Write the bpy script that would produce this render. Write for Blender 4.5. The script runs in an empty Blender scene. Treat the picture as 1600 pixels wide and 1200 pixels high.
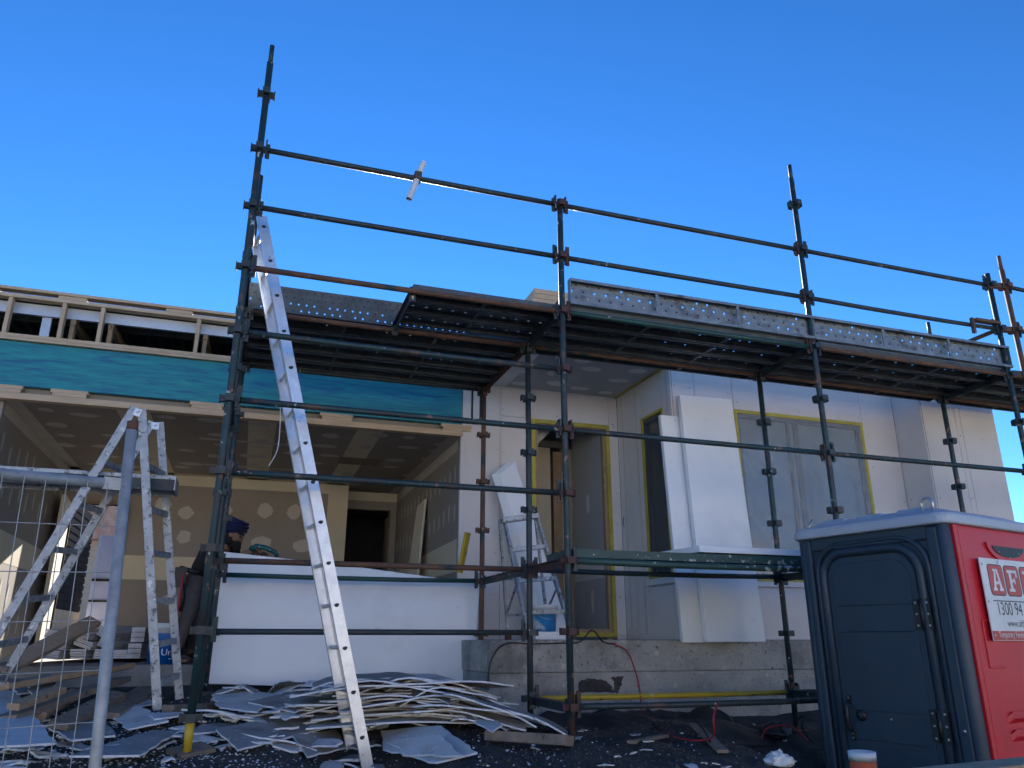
import bpy, math, random
from mathutils import Vector, Matrix, noise
random.seed(7)
R = math.radians
SC = bpy.context.scene
COL = SC.collection
# ------------------------------------------------------------------ camera model (used to read sizes off the site survey)
F, PIT, YAW, EYE = 1202.0, R(18.4), R(18.85), 1.45
def ray(px, py):
    r, u = px - 800.0, 600.0 - py
    up = u * math.cos(PIT) + F * math.sin(PIT)
    fw = F * math.cos(PIT) - u * math.sin(PIT)
    return Vector((r * math.cos(YAW) + fw * math.sin(YAW), fw * math.cos(YAW) - r * math.sin(YAW), up))
def at(px, py, Y):
    d = ray(px, py); return Vector((d.x / d.y * Y, Y, EYE + d.z / d.y * Y))
def atx(px, py, X):
    d = ray(px, py); return Vector((X, d.y / d.x * X, EYE + d.z / d.x * X))
def sm(a, b, x):
    t = min(1, max(0, (x - a) / (b - a))); return t * t * (3 - 2 * t)
def gz(x, y):
    """ground height"""
    hi = EYE - .62 + .089 * (min(y, 7.9) - 5.2)
    hi -= .3 * math.exp(-(((x - .82) / .3) ** 2 + ((y - 5.2) / .75) ** 2))
    hi -= .17 * sm(1.7, 2.3, x) * sm(5.4, 5.9, y) * (1 - sm(6.7, 7.2, y))
    k = sm(3.0, 4.35, y) * (1 - sm(3.25, 3.8, x) * (1 - sm(4.9, 6.0, y)))
    n = noise.noise(Vector((x * 1.3, y * 1.3, 0))) * .05 + noise.noise(Vector((x * 4, y * 4, 3))) * .022
    n += noise.noise(Vector((x * 11, y * 11, 7))) * .008
    m = sm(1.6, 2.4, x) * (1 - sm(3.3, 3.9, x)) * sm(4.2, 4.6, y) * (1 - sm(6.0, 6.6, y))
    hi += m * (.0 + noise.noise(Vector((x * 2.2, y * 2.2, 11))) * .09)
    if y > 7.8: n *= .2
    if abs(x) > 12 or y > 20 or y < -6: n = 0
    return hi * k + n * (.3 + .7 * k)
def atg(px, py, lift=0.0):
    d = ray(px, py); t = 2.0 / d.y
    while t * d.y < 12:
        p = d * t
        if EYE + p.z <= gz(p.x, p.y) + lift: break
        t += .01 / d.y
    return Vector((p.x, p.y, gz(p.x, p.y) + lift))
# ------------------------------------------------------------------ materials
def mat(name, c1, c2=None, scale=6, rough=.6, metal=0., bump=0., bscale=40, spots=(), stretch=(1, 1, 1), detail=6, spec=.5, rvar=.0):
    m = bpy.data.materials.new(name); m.use_nodes = True
    N, L = m.node_tree.nodes, m.node_tree.links
    b = N['Principled BSDF']
    b.inputs['Roughness'].default_value = rough; b.inputs['Metallic'].default_value = metal
    b.inputs['Specular IOR Level'].default_value = spec
    tc = N.new('ShaderNodeTexCoord'); mp = N.new('ShaderNodeMapping'); mp.inputs['Scale'].default_value = stretch
    L.new(tc.outputs['Object'], mp.inputs['Vector'])
    def nz(s, d=detail, w=0):
        n = N.new('ShaderNodeTexNoise'); n.inputs['Scale'].default_value = s; n.inputs['Detail'].default_value = d
        n.inputs['Roughness'].default_value = .6
        ad = N.new('ShaderNodeVectorMath'); ad.inputs[1].default_value = (w * 3.7, w * 1.9, w * 5.3)
        L.new(mp.outputs[0], ad.inputs[0]); L.new(ad.outputs[0], n.inputs['Vector']); return n.outputs['Fac']
    def ramp(fac, a, bb):
        r = N.new('ShaderNodeMapRange'); r.inputs[1].default_value = a; r.inputs[2].default_value = bb
        L.new(fac, r.inputs[0]); return r.outputs[0]
    def mix(fac, a, bb):
        x = N.new('ShaderNodeMix'); x.data_type = 'RGBA'; L.new(fac, x.inputs[0])
        for s, v in ((6, a), (7, bb)):
            if isinstance(v, tuple): x.inputs[s].default_value = (*v, 1)
            else: L.new(v, x.inputs[s])
        return x.outputs[2]
    col = mix(ramp(nz(scale), .35, .65), c1, c2 or tuple(.8 * k for k in c1))
    for i, (c, s, lo, hi) in enumerate(spots):
        col = mix(ramp(nz(s, 5, i + 1), lo, hi), col, c)
    L.new(col, b.inputs['Base Color'])
    if rvar:
        r = N.new('ShaderNodeMapRange'); r.inputs[3].default_value = rough - rvar; r.inputs[4].default_value = rough + rvar
        L.new(nz(scale * 2.3, 4, 9), r.inputs[0]); L.new(r.outputs[0], b.inputs['Roughness'])
    if bump:
        bp = N.new('ShaderNodeBump'); bp.inputs['Strength'].default_value = bump; bp.inputs['Distance'].default_value = .01
        L.new(nz(bscale, 6, 5), bp.inputs['Height']); L.new(bp.outputs[0], b.inputs['Normal'])
    return m
RUST = (.12, .06, .042); WHT = (.62, .62, .6)
M = {}
M['teal'] = mat('scaffold_teal_paint', (.011, .034, .04), (.017, .05, .056), 5, .5, .0, .25, 60, [((.03, .03, .03), 7, .5, .62), (RUST, 4, .58, .68), ((.25, .13, .1), 11, .62, .68), (WHT, 16, .66, .71)], rvar=.15)
M['dark'] = mat('scaffold_dark_paint_plank_shade', (.016, .028, .034), (.03, .045, .05), 5, .5, 0, .25, 60, [(RUST, 3, .58, .72), (WHT, 18, .66, .71)], rvar=.15)
M['rust'] = mat('scaffold_rusty_steel', (.16, .075, .04), (.08, .05, .04), 7, .75, 0, .35, 60, [((.02, .05, .055), 4, .55, .66), ((.45, .4, .36), 15, .68, .74)])
M['red'] = mat('scaffold_red_oxide', (.09, .035, .03), (.055, .03, .028), 7, .7, 0, .3, 50, [((.02, .03, .03), 5, .58, .66)])
M['green'] = mat('scaffold_green_paint', (.012, .075, .062), (.02, .05, .05), 5, .45, 0, .2, 60, [(WHT, 14, .68, .73), (RUST, 6, .64, .72)])
M['paintwhite'] = mat('scaffold_splashed_paint', (.02, .06, .055), (.03, .08, .07), 7, .5, 0, .3, 50, [((.5, .55, .55), 6, .6, .65), ((.5, .5, .5), 17, .64, .69)])
M['yellow'] = mat('scaffold_yellow_paint', (.55, .38, .02), (.45, .3, .03), 5, .5, 0, .2, 50, [((.05, .04, .02), 13, .62, .68), (WHT, 8, .68, .75)])
M['plank'] = mat('plank_dark_steel', (.1, .12, .13), (.06, .072, .08), 6, .55, .3, .2, 40, [(RUST, 5, .62, .75)])
M['galv'] = mat('galvanised_steel', (.25, .285, .31), (.16, .19, .215), 9, .5, .45, .15, 40, [((.09, .09, .085), 5, .57, .7), ((.2, .14, .1), 9, .68, .74)])
M['alu'] = mat('ladder_aluminium', (.68, .7, .73), (.55, .58, .62), 12, .38, .75, .1, 60, [((.3, .28, .26), 22, .66, .72), ((.75, .75, .75), 9, .62, .7)], rvar=.1)
M['alup'] = mat('trestle_paint_spattered_aluminium', (.42, .45, .48), (.3, .33, .36), 14, .5, .4, .2, 60, [((.12, .13, .14), 24, .56, .62), ((.62, .64, .65), 22, .62, .67), ((.4, .38, .1), 9, .7, .74)])
M['fence'] = mat('galvanised_fence_tube', (.4, .42, .44), (.26, .28, .3), 14, .5, .2, .12, 60, [((.12, .12, .13), 25, .68, .72)])
M['pine'] = mat('pale_pine', (.6, .45, .3), (.5, .36, .22), 3, .7, 0, .15, 30, [((.3, .18, .1), 9, .7, .74)], stretch=(1, 8, 8))
M['pineend'] = mat('pale_pine_upright', (.6, .45, .3), (.5, .36, .22), 3, .7, 0, .15, 30, [((.3, .18, .1), 9, .7, .74)], stretch=(8, 8, 1))
M['old'] = mat('weathered_timber', (.26, .2, .15), (.17, .14, .11), 4, .8, 0, .3, 30, [((.45, .44, .42), 12, .66, .7), ((.07, .06, .05), 5, .6, .7)], stretch=(3, 3, 3))
M['tan'] = mat('tan_timber', (.4, .28, .17), (.3, .2, .12), 4, .75, 0, .2, 30, [((.12, .08, .05), 5, .64, .74)], stretch=(3, 3, 3))
M['blue'] = mat('blue_treated_beam', (.004, .19, .26), (.015, .3, .31), 3.2, .6, 0, .15, 30, [((.008, .12, .25), 2.6, .5, .66), ((.06, .26, .26), 5, .62, .74), ((.0, .06, .12), 7, .68, .76)], stretch=(1.1, 7, 10))
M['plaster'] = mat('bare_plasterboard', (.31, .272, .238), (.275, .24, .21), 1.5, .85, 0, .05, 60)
M['joint'] = mat('joint_compound', (.66, .59, .44), (.6, .53, .4), 3, .8, 0, .08, 40)
M['jointg'] = mat('grey_joint_compound', (.53, .495, .445), (.47, .44, .4), 3, .8, 0, .08, 40)
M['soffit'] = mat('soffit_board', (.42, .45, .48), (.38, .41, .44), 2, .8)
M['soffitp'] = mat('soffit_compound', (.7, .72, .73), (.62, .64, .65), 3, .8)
M['clad'] = mat('pale_cladding_board', (.7, .66, .645), (.64, .605, .59), 1.6, .7, 0, .06, 50, [((.56, .5, .45), 1.3, .6, .8), ((.5, .48, .47), 6, .7, .8)])
M['gap'] = mat('joint_gap_dimple_shade', (.05, .05, .05), None, 5, .9)
M['sealant'] = mat('grey_sealant', (.3, .29, .28), (.22, .21, .2), 8, .8)
M['foam'] = mat('white_foam', (.84, .86, .88), (.8, .82, .85), 2, .75, 0, .08, 180, [((.7, .72, .74), 1.2, .58, .8), ((.6, .6, .6), 7, .68, .8), ((.5, .48, .45), 26, .74, .79)])
M['conc'] = mat('plinth_concrete', (.42, .41, .385), (.25, .245, .235), 1.7, .9, 0, 1.0, 26, [((.16, .155, .15), 3.1, .5, .72), ((.1, .1, .1), 34, .6, .67), ((.5, .48, .45), 9, .6, .72), ((.05, .05, .05), 1.1, .66, .7)])
M['slab'] = mat('garage_slab_concrete', (.25, .24, .23), (.17, .165, .16), 4, .85, 0, .4, 24)
M['soil'] = mat('dark_soil', (.03, .029, .03), (.055, .05, .046), 5, .95, 0, 1.0, 30, [((.012, .012, .012), 3, .55, .7), ((.1, .09, .08), 2.2, .55, .75), ((.12, .115, .11), 30, .62, .7), ((.35, .35, .35), 60, .7, .75)])
M['gyp'] = mat('gypsum_core', (.74, .76, .79), (.6, .62, .65), 20, .9, 0, .5, 80)
M['face'] = mat('plasterboard_face_paper', (.64, .63, .625), (.53, .525, .52), 2.5, .8, 0, .1, 50, [((.72, .72, .72), 14, .6, .68), ((.34, .32, .3), 4, .55, .75), ((.2, .19, .18), 18, .66, .74)])
M['back'] = mat('plasterboard_back_paper', (.33, .315, .305), (.25, .24, .23), 3, .85, 0, .1, 50, [((.62, .62, .62), 14, .62, .68), ((.15, .135, .12), 3.5, .58, .76)])
M['navy'] = mat('toilet_navy_plastic', (.023, .043, .068), (.029, .051, .077), 3, .45, 0, .06, 90, [((.05, .065, .085), 3.5, .58, .8), ((.09, .1, .11), 26, .7, .76), ((.07, .07, .065), 1.3, .62, .85)], rvar=.08)
M['tred'] = mat('toilet_red_plastic', (.62, .014, .03), (.55, .014, .028), 2.5, .4, 0, .05, 90, [((.4, .03, .04), 3, .58, .8), ((.55, .12, .12), 24, .7, .77)], rvar=.08)
M['troof'] = mat('toilet_white_roof', (.46, .51, .58), (.41, .46, .53), 3, .45, 0, .05, 60, [((.4, .42, .45), 9, .68, .8)])
M['steel'] = mat('bolt_steel', (.6, .6, .6), None, 5, .35, .9)
M['black'] = mat('black_plastic', (.012, .012, .014), (.02, .02, .022), 5, .45)
M['cable'] = mat('black_cable', (.012, .012, .014), None, 5, .5)
M['redcable'] = mat('red_cable', (.35, .02, .035), None, 5, .5)
M['whitecable'] = mat('white_cable', (.75, .75, .72), None, 5, .5)
M['frame'] = mat('dark_window_frame', (.025, .028, .032), None, 5, .4, .3)
M['tape'] = mat('yellow_masking_tape', (.5, .44, .06), (.38, .32, .06), 5, .6, 0, .1, 60, [((.3, .26, .1), 6, .64, .74)])
M['signw'] = mat('sign_white', (.78, .8, .82), None, 4, .4)
M['signr'] = mat('sign_red', (.55, .06, .05), None, 4, .4)
M['signk'] = mat('sign_ink', (.02, .02, .03), None, 4, .5)
M['bucket'] = mat('bucket_blue', (.0, .12, .42), (.0, .1, .36), 4, .4, 0, 0, 40, [((.5, .55, .6), 14, .7, .76)])
M['bucketw'] = mat('bucket_white', (.7, .72, .73), (.6, .62, .63), 8, .5, 0, .1, 30, [((.35, .35, .34), 10, .64, .72)])
M['bucketp'] = mat('bucket_blue_plaster_splashed', (.02, .25, .6), (.02, .2, .5), 6, .5, 0, .2, 30, [((.62, .65, .68), 5, .48, .58)])
M['orange'] = mat('pipe_orange_paint', (.5, .1, .04), (.42, .07, .03), 5, .5, 0, .1, 40, [((.62, .55, .5), 7, .52, .6)])
M['skin'] = mat('skin', (.24, .125, .08), (.19, .1, .062), 8, .55)
M['turban'] = mat('navy_turban_cloth', (.014, .013, .075), (.009, .009, .05), 8, .8, 0, .4, 30)
M['cloth'] = mat('black_cloth', (.012, .011, .014), (.02, .018, .022), 8, .9, 0, .3, 40)
M['hair'] = mat('black_beard', (.008, .006, .006), None, 60, .8, 0, .6, 120)
M['redstrap'] = mat('red_strap', (.3, .015, .03), None, 6, .7)
M['grey'] = mat('grey_trousers', (.11, .1, .1), (.08, .075, .075), 8, .9, 0, .3, 40)
M['tool'] = mat('green_tool_plastic', (.0, .1, .1), (.0, .075, .08), 8, .45)
M['roofsteel'] = mat('green_grey_roof_sheet', (.1, .12, .11), (.07, .085, .08), 3, .5, .3)
M['channel'] = mat('pale_steel_channel', (.55, .6, .68), (.48, .53, .6), 4, .5, .3)
M['brick'] = mat('pale_brick', (.5, .4, .3), (.42, .33, .24), 6, .85, 0, .3, 20)
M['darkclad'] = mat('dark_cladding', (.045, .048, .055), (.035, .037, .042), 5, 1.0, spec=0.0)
M['wrap'] = mat('house_wrap', (.45, .52, .8), (.38, .45, .72), 3, .5, 0, .3, 6)
M['cream'] = mat('cream_sandstone', (.72, .6, .4), (.6, .48, .3), 6, .85, 0, .4, 16)
M['terra'] = mat('terracotta_roof', (.4, .2, .13), (.5, .33, .24), 8, .8)
M['dust'] = mat('bare_yard', (.38, .33, .27), (.3, .26, .2), 3, .95, 0, .4, 10)
M['glassd'] = mat('dark_glass', (.03, .035, .04), None, 4, .1)
M['membrane'] = mat('black_membrane', (.014, .015, .018), (.03, .03, .033), 5, .5, 0, .4, 14, [((.1, .095, .09), 6, .6, .75)])

def glass(name, base, rough, alpha, bumpd, stretch=(1, 1, 1)):
    m = bpy.data.materials.new(name); m.use_nodes = True
    N, L = m.node_tree.nodes, m.node_tree.links; b = N['Principled BSDF']
    b.inputs['Base Color'].default_value = (*base, 1); b.inputs['Roughness'].default_value = rough
    b.inputs['Alpha'].default_value = alpha
    if bumpd:
        tc = N.new('ShaderNodeTexCoord'); mp = N.new('ShaderNodeMapping'); mp.inputs['Scale'].default_value = stretch
        mp.inputs['Rotation'].default_value = (0, .75, 0)
        w = N.new('ShaderNodeTexNoise'); w.inputs['Scale'].default_value = 4; w.inputs['Detail'].default_value = 3; w.inputs['Distortion'].default_value = .8
        bp = N.new('ShaderNodeBump'); bp.inputs['Strength'].default_value = bumpd; bp.inputs['Distance'].default_value = .05
        L.new(tc.outputs['Object'], mp.inputs[0]); L.new(mp.outputs[0], w.inputs['Vector']); L.new(w.outputs[0], bp.inputs['Height']); L.new(bp.outputs[0], b.inputs['Normal'])
        cr = N.new('ShaderNodeValToRGB'); cr.color_ramp.elements[0].position = .38; cr.color_ramp.elements[1].position = .62
        cr.color_ramp.elements[0].color = (alpha * .97,) * 3 + (1,); cr.color_ramp.elements[1].color = (min(1, alpha * 1.03),) * 3 + (1,)
        L.new(w.outputs[0], cr.inputs[0]); L.new(cr.outputs[0], b.inputs['Alpha'])
    return m
M['glass'] = glass('window_glass', (.1, .14, .18), .06, 1.0, 0)
M['glassn'] = glass('window_glass_dark', (.03, .035, .04), .05, .8, 0)
M['film'] = glass('plastic_film', (.64, .72, .8), .24, .3, .02, (1, 1, .45))
M['filmd'] = glass('plastic_film_thin', (.5, .53, .57), .2, .14, .8, (1, 1, .1))

# ------------------------------------------------------------------ mesh builder
ORG = {}
class MB:
    def __init__(s): s.v, s.f, s.m, s.s = [], [], [], []
    def add(s, vs, fs, mi=0, smooth=False):
        b = len(s.v); s.v += [Vector(v) for v in vs]
        for f in fs: s.f.append([b + i for i in f]); s.m.append(mi); s.s.append(smooth)
    def prism(s, pts, t, mi=0, mi_side=None):
        n = len(pts); t = Vector(t); pts = [Vector(p) for p in pts]
        b = len(s.v); s.v += pts + [p + t for p in pts]
        ms = mi if mi_side is None else mi_side
        s.f.append([b + i for i in range(n)]); s.m.append(mi)
        s.f.append([b + n + i for i in reversed(range(n))]); s.m.append(mi)
        for i in range(n):
            j = (i + 1) % n; s.f.append([b + j, b + i, b + n + i, b + n + j]); s.m.append(ms)
        s.s += [False] * (n + 2)
    def bx(s, x0, x1, y0, y1, z0, z1, mi=0):
        s.prism([(x0, y0, z0), (x0, y1, z0), (x1, y1, z0), (x1, y0, z0)], (0, 0, z1 - z0), mi)
    def bar(s, a, b, w, h, mi=0, up=(0, 0, 1)):
        """box beam from a to b, w across, h along up, centred"""
        a, b = Vector(a), Vector(b); d = (b - a).normalized(); sd = d.cross(Vector(up))
        if sd.length < 1e-4: sd = d.cross(Vector((0, 1, 0)))
        sd.normalize(); u = sd.cross(d) * (h / 2); sd = sd * (w / 2)
        s.prism([a - sd - u, a + sd - u, a + sd + u, a - sd + u], b - a, mi)
    def tube(s, pts, r, n=12, mi=0, cap=True, r2=None):
        pts = [Vector(p) for p in pts]; b = len(s.v); K = len(pts)
        t0 = (pts[1] - pts[0]).normalized()
        ref = t0.orthogonal().normalized()
        for i, p in enumerate(pts):
            t = ((pts[min(i + 1, K - 1)]) - pts[max(i - 1, 0)]).normalized()
            ref = (ref - t * ref.dot(t)).normalized(); bi = t.cross(ref)
            rr = r if r2 is None else r + (r2 - r) * i / (K - 1)
            for k in range(n):
                a = 2 * math.pi * k / n; s.v.append(p + (ref * math.cos(a) + bi * math.sin(a)) * rr)
        for i in range(K - 1):
            for k in range(n):
                k2 = (k + 1) % n
                s.f.append([b + i * n + k, b + i * n + k2, b + (i + 1) * n + k2, b + (i + 1) * n + k]); s.m.append(mi); s.s.append(True)
        if cap:
            s.f.append([b + k for k in reversed(range(n))]); s.f.append([b + (K - 1) * n + k for k in range(n)]); s.m += [mi, mi]; s.s += [False, False]
    def lathe(s, prof, c, n=24, mi=0, axis=(0, 0, 1)):
        c = Vector(c); b = len(s.v); K = len(prof)
        q = Vector((0, 0, 1)).rotation_difference(Vector(axis))
        for r, z in prof:
            for k in range(n):
                a = 2 * math.pi * k / n; s.v.append(c + q @ Vector((r * math.cos(a), r * math.sin(a), z)))
        for i in range(K - 1):
            for k in range(n):
                k2 = (k + 1) % n
                s.f.append([b + i * n + k, b + i * n + k2, b + (i + 1) * n + k2, b + (i + 1) * n + k]); s.m.append(mi); s.s.append(True)
    def ball(s, c, rx, ry, rz, n=16, mi=0, fn=None):
        c = Vector(c); b = len(s.v); K = n // 2 + 1
        for i in range(K):
            th = math.pi * i / (K - 1)
            for k in range(n):
                a = 2 * math.pi * k / n
                p = Vector((math.sin(th) * math.cos(a), math.sin(th) * math.sin(a), math.cos(th)))
                if fn: p = fn(p)
                s.v.append(c + Vector((p.x * rx, p.y * ry, p.z * rz)))
        for i in range(K - 1):
            for k in range(n):
                k2 = (k + 1) % n
                s.f.append([b + i * n + k, b + (i + 1) * n + k, b + (i + 1) * n + k2, b + i * n + k2]); s.m.append(mi); s.s.append(True)
    def build(s, name, mats, parent=None, bevel=0, loc=None, local=False):
        if isinstance(mats, str): mats = [mats]
        if parent is not None: org = Vector((0, 0, 0)) if local else ORG[parent.name]
        elif loc is not None: org = Vector(loc)
        else:
            xs = [v.x for v in s.v]; ys = [v.y for v in s.v]; zs = [v.z for v in s.v]
            org = Vector(((min(xs) + max(xs)) / 2, (min(ys) + max(ys)) / 2, min(zs)))
        me = bpy.data.meshes.new(name)
        me.from_pydata([tuple(v - org) for v in s.v], [], s.f)
        for m in mats: me.materials.append(M[m])
        me.polygons.foreach_set('material_index', s.m); me.polygons.foreach_set('use_smooth', s.s)
        me.update()
        o = bpy.data.objects.new(name, me); COL.objects.link(o)
        ORG[o.name] = org
        if parent is not None: o.parent = parent
        else: o.location = org
        if bevel:
            b = o.modifiers.new('bevel', 'BEVEL'); b.width = bevel; b.segments = 2; b.limit_method = 'ANGLE'; b.angle_limit = R(40)
        return o
def tag(o, label=None, cat=None, group=None, kind=None):
    if label: o['label'] = label
    if cat: o['category'] = cat
    if group: o['group'] = group
    if kind: o['kind'] = kind
    return o
def thing(name, label, cat, loc, group=None, rotz=0):
    o = bpy.data.objects.new(name, None); COL.objects.link(o); o.location = loc; o.rotation_euler = (0, 0, rotz); o.empty_display_size = .1
    ORG[o.name] = Vector(loc); return tag(o, label, cat, group)
def E(z): return EYE + z

# ------------------------------------------------------------------ world, sun, camera
SUN_EL, SUN_AZ = R(22), R(9)          # azimuth from +Y towards +X
w = bpy.data.worlds.new('World'); SC.world = w; w.use_nodes = True
nt = w.node_tree; bg = nt.nodes['Background']
sky = nt.nodes.new('ShaderNodeTexSky'); sky.sky_type = 'NISHITA'; sky.sun_disc = False
sky.sun_elevation = SUN_EL; sky.sun_rotation = SUN_AZ
sky.air_density = 1.0; sky.dust_density = .0; sky.ozone_density = 5.0; sky.altitude = 800
gm = nt.nodes.new('ShaderNodeGamma'); gm.inputs[1].default_value = 1.25
hs = nt.nodes.new('ShaderNodeHueSaturation'); hs.inputs['Saturation'].default_value = 1.1; hs.inputs['Hue'].default_value = .501
nt.links.new(sky.outputs[0], gm.inputs[0]); nt.links.new(gm.outputs[0], hs.inputs['Color'])
nt.links.new(hs.outputs[0], bg.inputs[0]); bg.inputs[1].default_value = .05
sl = bpy.data.lights.new('sun', 'SUN'); sl.energy = 5.0; sl.angle = R(.5); sl.color = (1, .93, .82)
so = bpy.data.objects.new('sun', sl); COL.objects.link(so); so.location = (3, 20, 12)
sd = Vector((math.sin(SUN_AZ) * math.cos(SUN_EL), math.cos(SUN_AZ) * math.cos(SUN_EL), math.sin(SUN_EL)))
so.rotation_euler = sd.to_track_quat('Z', 'Y').to_euler()
cam = bpy.data.cameras.new('camera'); co = bpy.data.objects.new('camera', cam); COL.objects.link(co)
cam.sensor_width = 36; cam.lens = 36 * F / 1600; cam.clip_end = 3000; cam.clip_start = .05
co.location = (0, 0, EYE); co.rotation_euler = (R(90) + PIT, 0, -YAW); SC.camera = co
SC.view_settings.view_transform = 'Standard'; SC.view_settings.look = 'None'; SC.view_settings.exposure = 1.68; SC.view_settings.gamma = 1

# ------------------------------------------------------------------ ground
def axis(lo, hi, st, far):
    a = []; x = lo
    while x <= hi + 1e-6: a.append(x); x += st
    pre, post, d, l, h = [], [], st * 2, lo, hi
    while h < far: l -= d; h += d; pre.append(l); post.append(h); d *= 1.7
    return pre[::-1] + a + post
xs, ys = axis(-4, 6, .055, 900), axis(2.6, 8.2, .055, 900)
mb = MB()
mb.add([(x, y, gz(x, y)) for y in ys for x in xs], [(j * len(xs) + i, j * len(xs) + i + 1, (j + 1) * len(xs) + i + 1, (j + 1) * len(xs) + i) for j in range(len(ys) - 1) for i in range(len(xs) - 1)], 0, True)
tag(mb.build('ground', ['soil'], loc=(0, 0, 0)), kind='structure')
mb = MB(); mb.bx(-60, 60, 14.2, 80, gz(0, 15) - .02, gz(0, 15) + .03)
tag(mb.build('back_yard_ground', ['dust']), kind='structure')

M['asphalt'] = mat('asphalt', (.06, .06, .06), (.05, .05, .05), 4, .9, 0, .4, 40)
M['path'] = mat('pale_concrete_path', (.45, .43, .4), (.38, .36, .34), 3, .85, 0, .2, 30)
mb = MB(); mb.bx(-60, 60, -14, -6, -.02, .012); tag(mb.build('added_road', ['asphalt']), kind='structure')  # unseen road, added with the houses opposite for sunlight bounce
mb = MB(); mb.bx(-60, 60, -5.9, -2.4, -.05, .05); mb.bx(-60, 60, -17.5, -14.1, -.05, .13); tag(mb.build('added_pavement', ['path']), kind='structure')  # unseen paving, added to bounce sunlight towards the house front
M['render'] = mat('pale_wall_render', (.75, .71, .64), (.7, .66, .6), 2, .8)
for x0, lb_ in ((-24, 'left'), (-7.5, 'middle'), (9, 'right')):  # unseen houses added behind the camera to bounce sun onto the shaded front
    nb = thing('house', f'added unseen pale house across the street, bouncing sunlight, {lb_} of three', 'house', (x0 + 7, -20, 0), 'added unseen houses across the street')
    mb = MB(); mb.bx(x0, x0 + 15.5, -26, -18, 0, 5.6); mb.build('wall', ['render'], nb)
    mb = MB(); mb.prism([(x0 - .4, -26.4, 5.6), (x0 + 15.9, -26.4, 5.6), (x0 + 13, -22, 7.4), (x0 + 2.5, -22, 7.4)], (0, .05, 0)); mb.prism([(x0 - .4, -17.6, 5.6), (x0 + 15.9, -17.6, 5.6), (x0 + 13, -22, 7.4), (x0 + 2.5, -22, 7.4)], (0, -.05, .05)); mb.build('roof', ['terra'], nb)
    for dx in (2, 6, 12):
        for z_ in (.9, 3.6):
            mb = MB(); mb.bx(x0 + dx, x0 + dx + 1.5, -18.0, -17.96, z_, z_ + 1.3); mb.build('window', ['glassd'], nb)
# ------------------------------------------------------------------ house
house = thing('house', 'single storey house under construction with bare pale boards, blue garage beam and open garage', 'house', (2.5, 9, E(-.6)))
def part(mb, name, mats, parent=None, bevel=0): return mb.build(name, mats, parent or house, bevel)
# slabs
mb = MB(); mb.bx(2.05, 8.2, 6.6, 14, E(-.27), E(0)); part(mb, 'plinth', ['conc'], bevel=.012)
mb = MB(); mb.bx(2.06, 8.2, 6.612, 14, E(-1.0), E(-.272)); part(mb, 'footing', ['conc'])
mb = MB(); mb.bx(-4.2, 2.046, 7.86, 14, E(-1.0), E(-.21)); part(mb, 'garage_slab', ['slab'], bevel=.008)
mb = MB()
def blot(pts, Y):
    P = []
    for i in range(len(pts)):
        a_, b_ = at(*pts[i], Y), at(*pts[(i + 1) % len(pts)], Y)
        for k in range(5): P.append(a_.lerp(b_, k / 5) + Vector((random.uniform(-.008, .008), 0, random.uniform(-.008, .008))))
    mb.add(P, [list(range(len(P)))], 0)
blot([(902, 1082), (906, 1064), (925, 1059), (948, 1064), (956, 1072), (958, 1082)], 6.6105)
blot([(957, 1083), (960, 1068), (955, 1058), (974, 1057), (970, 1072), (966, 1083)], 6.6105)
part(mb, 'bitumen_patch', ['soil'])
# pale board walls ------------------------------------------------
def wall(name, rects, to3, nrm, screws=True, thick=.1, parent=None):
    """rects (a0,a1,z0,z1) in the wall plane; to3(a,z) gives the point; boards stand 3 mm apart over a dark backing"""
    mb = MB(); n = Vector(nrm)
    for a0, a1, z0, z1 in rects:
        g = .0025
        mb.prism([to3(a0 + g, z0 + g), to3(a1 - g, z0 + g), to3(a1 - g, z1 - g), to3(a0 + g, z1 - g)], -n * .012, 0)
        e_ = .004; mb.prism([to3(a0 + e_, z0 + e_) - n * .0135, to3(a1 - e_, z0 + e_) - n * .0135, to3(a1 - e_, z1 - e_) - n * .0135, to3(a0 + e_, z1 - e_) - n * .0135], -n * (thick - .0135), 0)
        mb.prism([to3(a0, z0) - n * .016, to3(a1, z0) - n * .016, to3(a1, z1) - n * .016, to3(a0, z1) - n * .016], -n * .004, 1)
        if screws:
            for aa in ([a0 + .05, a1 - .05] + ([(a0 + a1) / 2] if a1 - a0 > .5 else [])):
                k = max(2, int((z1 - z0) / .32))
                for i in range(k):
                    if random.random() < .25: continue
                    z = z0 + .06 + (z1 - z0 - .12) * i / (k - 1) + random.uniform(-.03, .03)
                    c = to3(aa + random.uniform(-.015, .015), z) + n * .0012
                    u = to3(1, 0) - to3(0, 0); v = Vector((0, 0, 1)); r = random.uniform(.005, .009)
                    mb.add([c + (u * math.cos(t) + v * math.sin(t)) * r for t in [q * math.pi / 3 for q in range(6)]], [list(range(6))], 2)
    return part(mb, name, ['clad', 'gap', 'sealant'], parent)
T = 2.74
wall('entry_wall', [(2.12, 2.56, 0, 2.85), (2.56, 2.93, 0, 2.39), (2.56, 3.9, 2.39, 2.85), (3.9, 4.014, 0, 2.85)], lambda a, z: Vector((a, 7.9, E(z))), (0, -1, 0))
wall('return_wall', [(6.668, 6.85, 0, T), (6.85, 7.34, 2.33, T), (6.85, 7.34, .52, .6), (6.85, 7.34, 0, .52), (7.34, 7.62, 0, T), (7.62, 7.9, 0, T)], lambda a, z: Vector((4.016, a, E(z))), (-1, 0, 0))
wall('front_wall', [(4.022, 4.3, 0, 2.92), (4.3, 4.77, 0, 2.92), (4.77, 6.46, 2.33, 2.92), (4.77, 5.6, 0, .54), (5.6, 6.46, 0, .54), (6.46, 6.932, 0, 2.92)], lambda a, z: Vector((a, 6.67, E(z))), (0, -1, 0))
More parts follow.
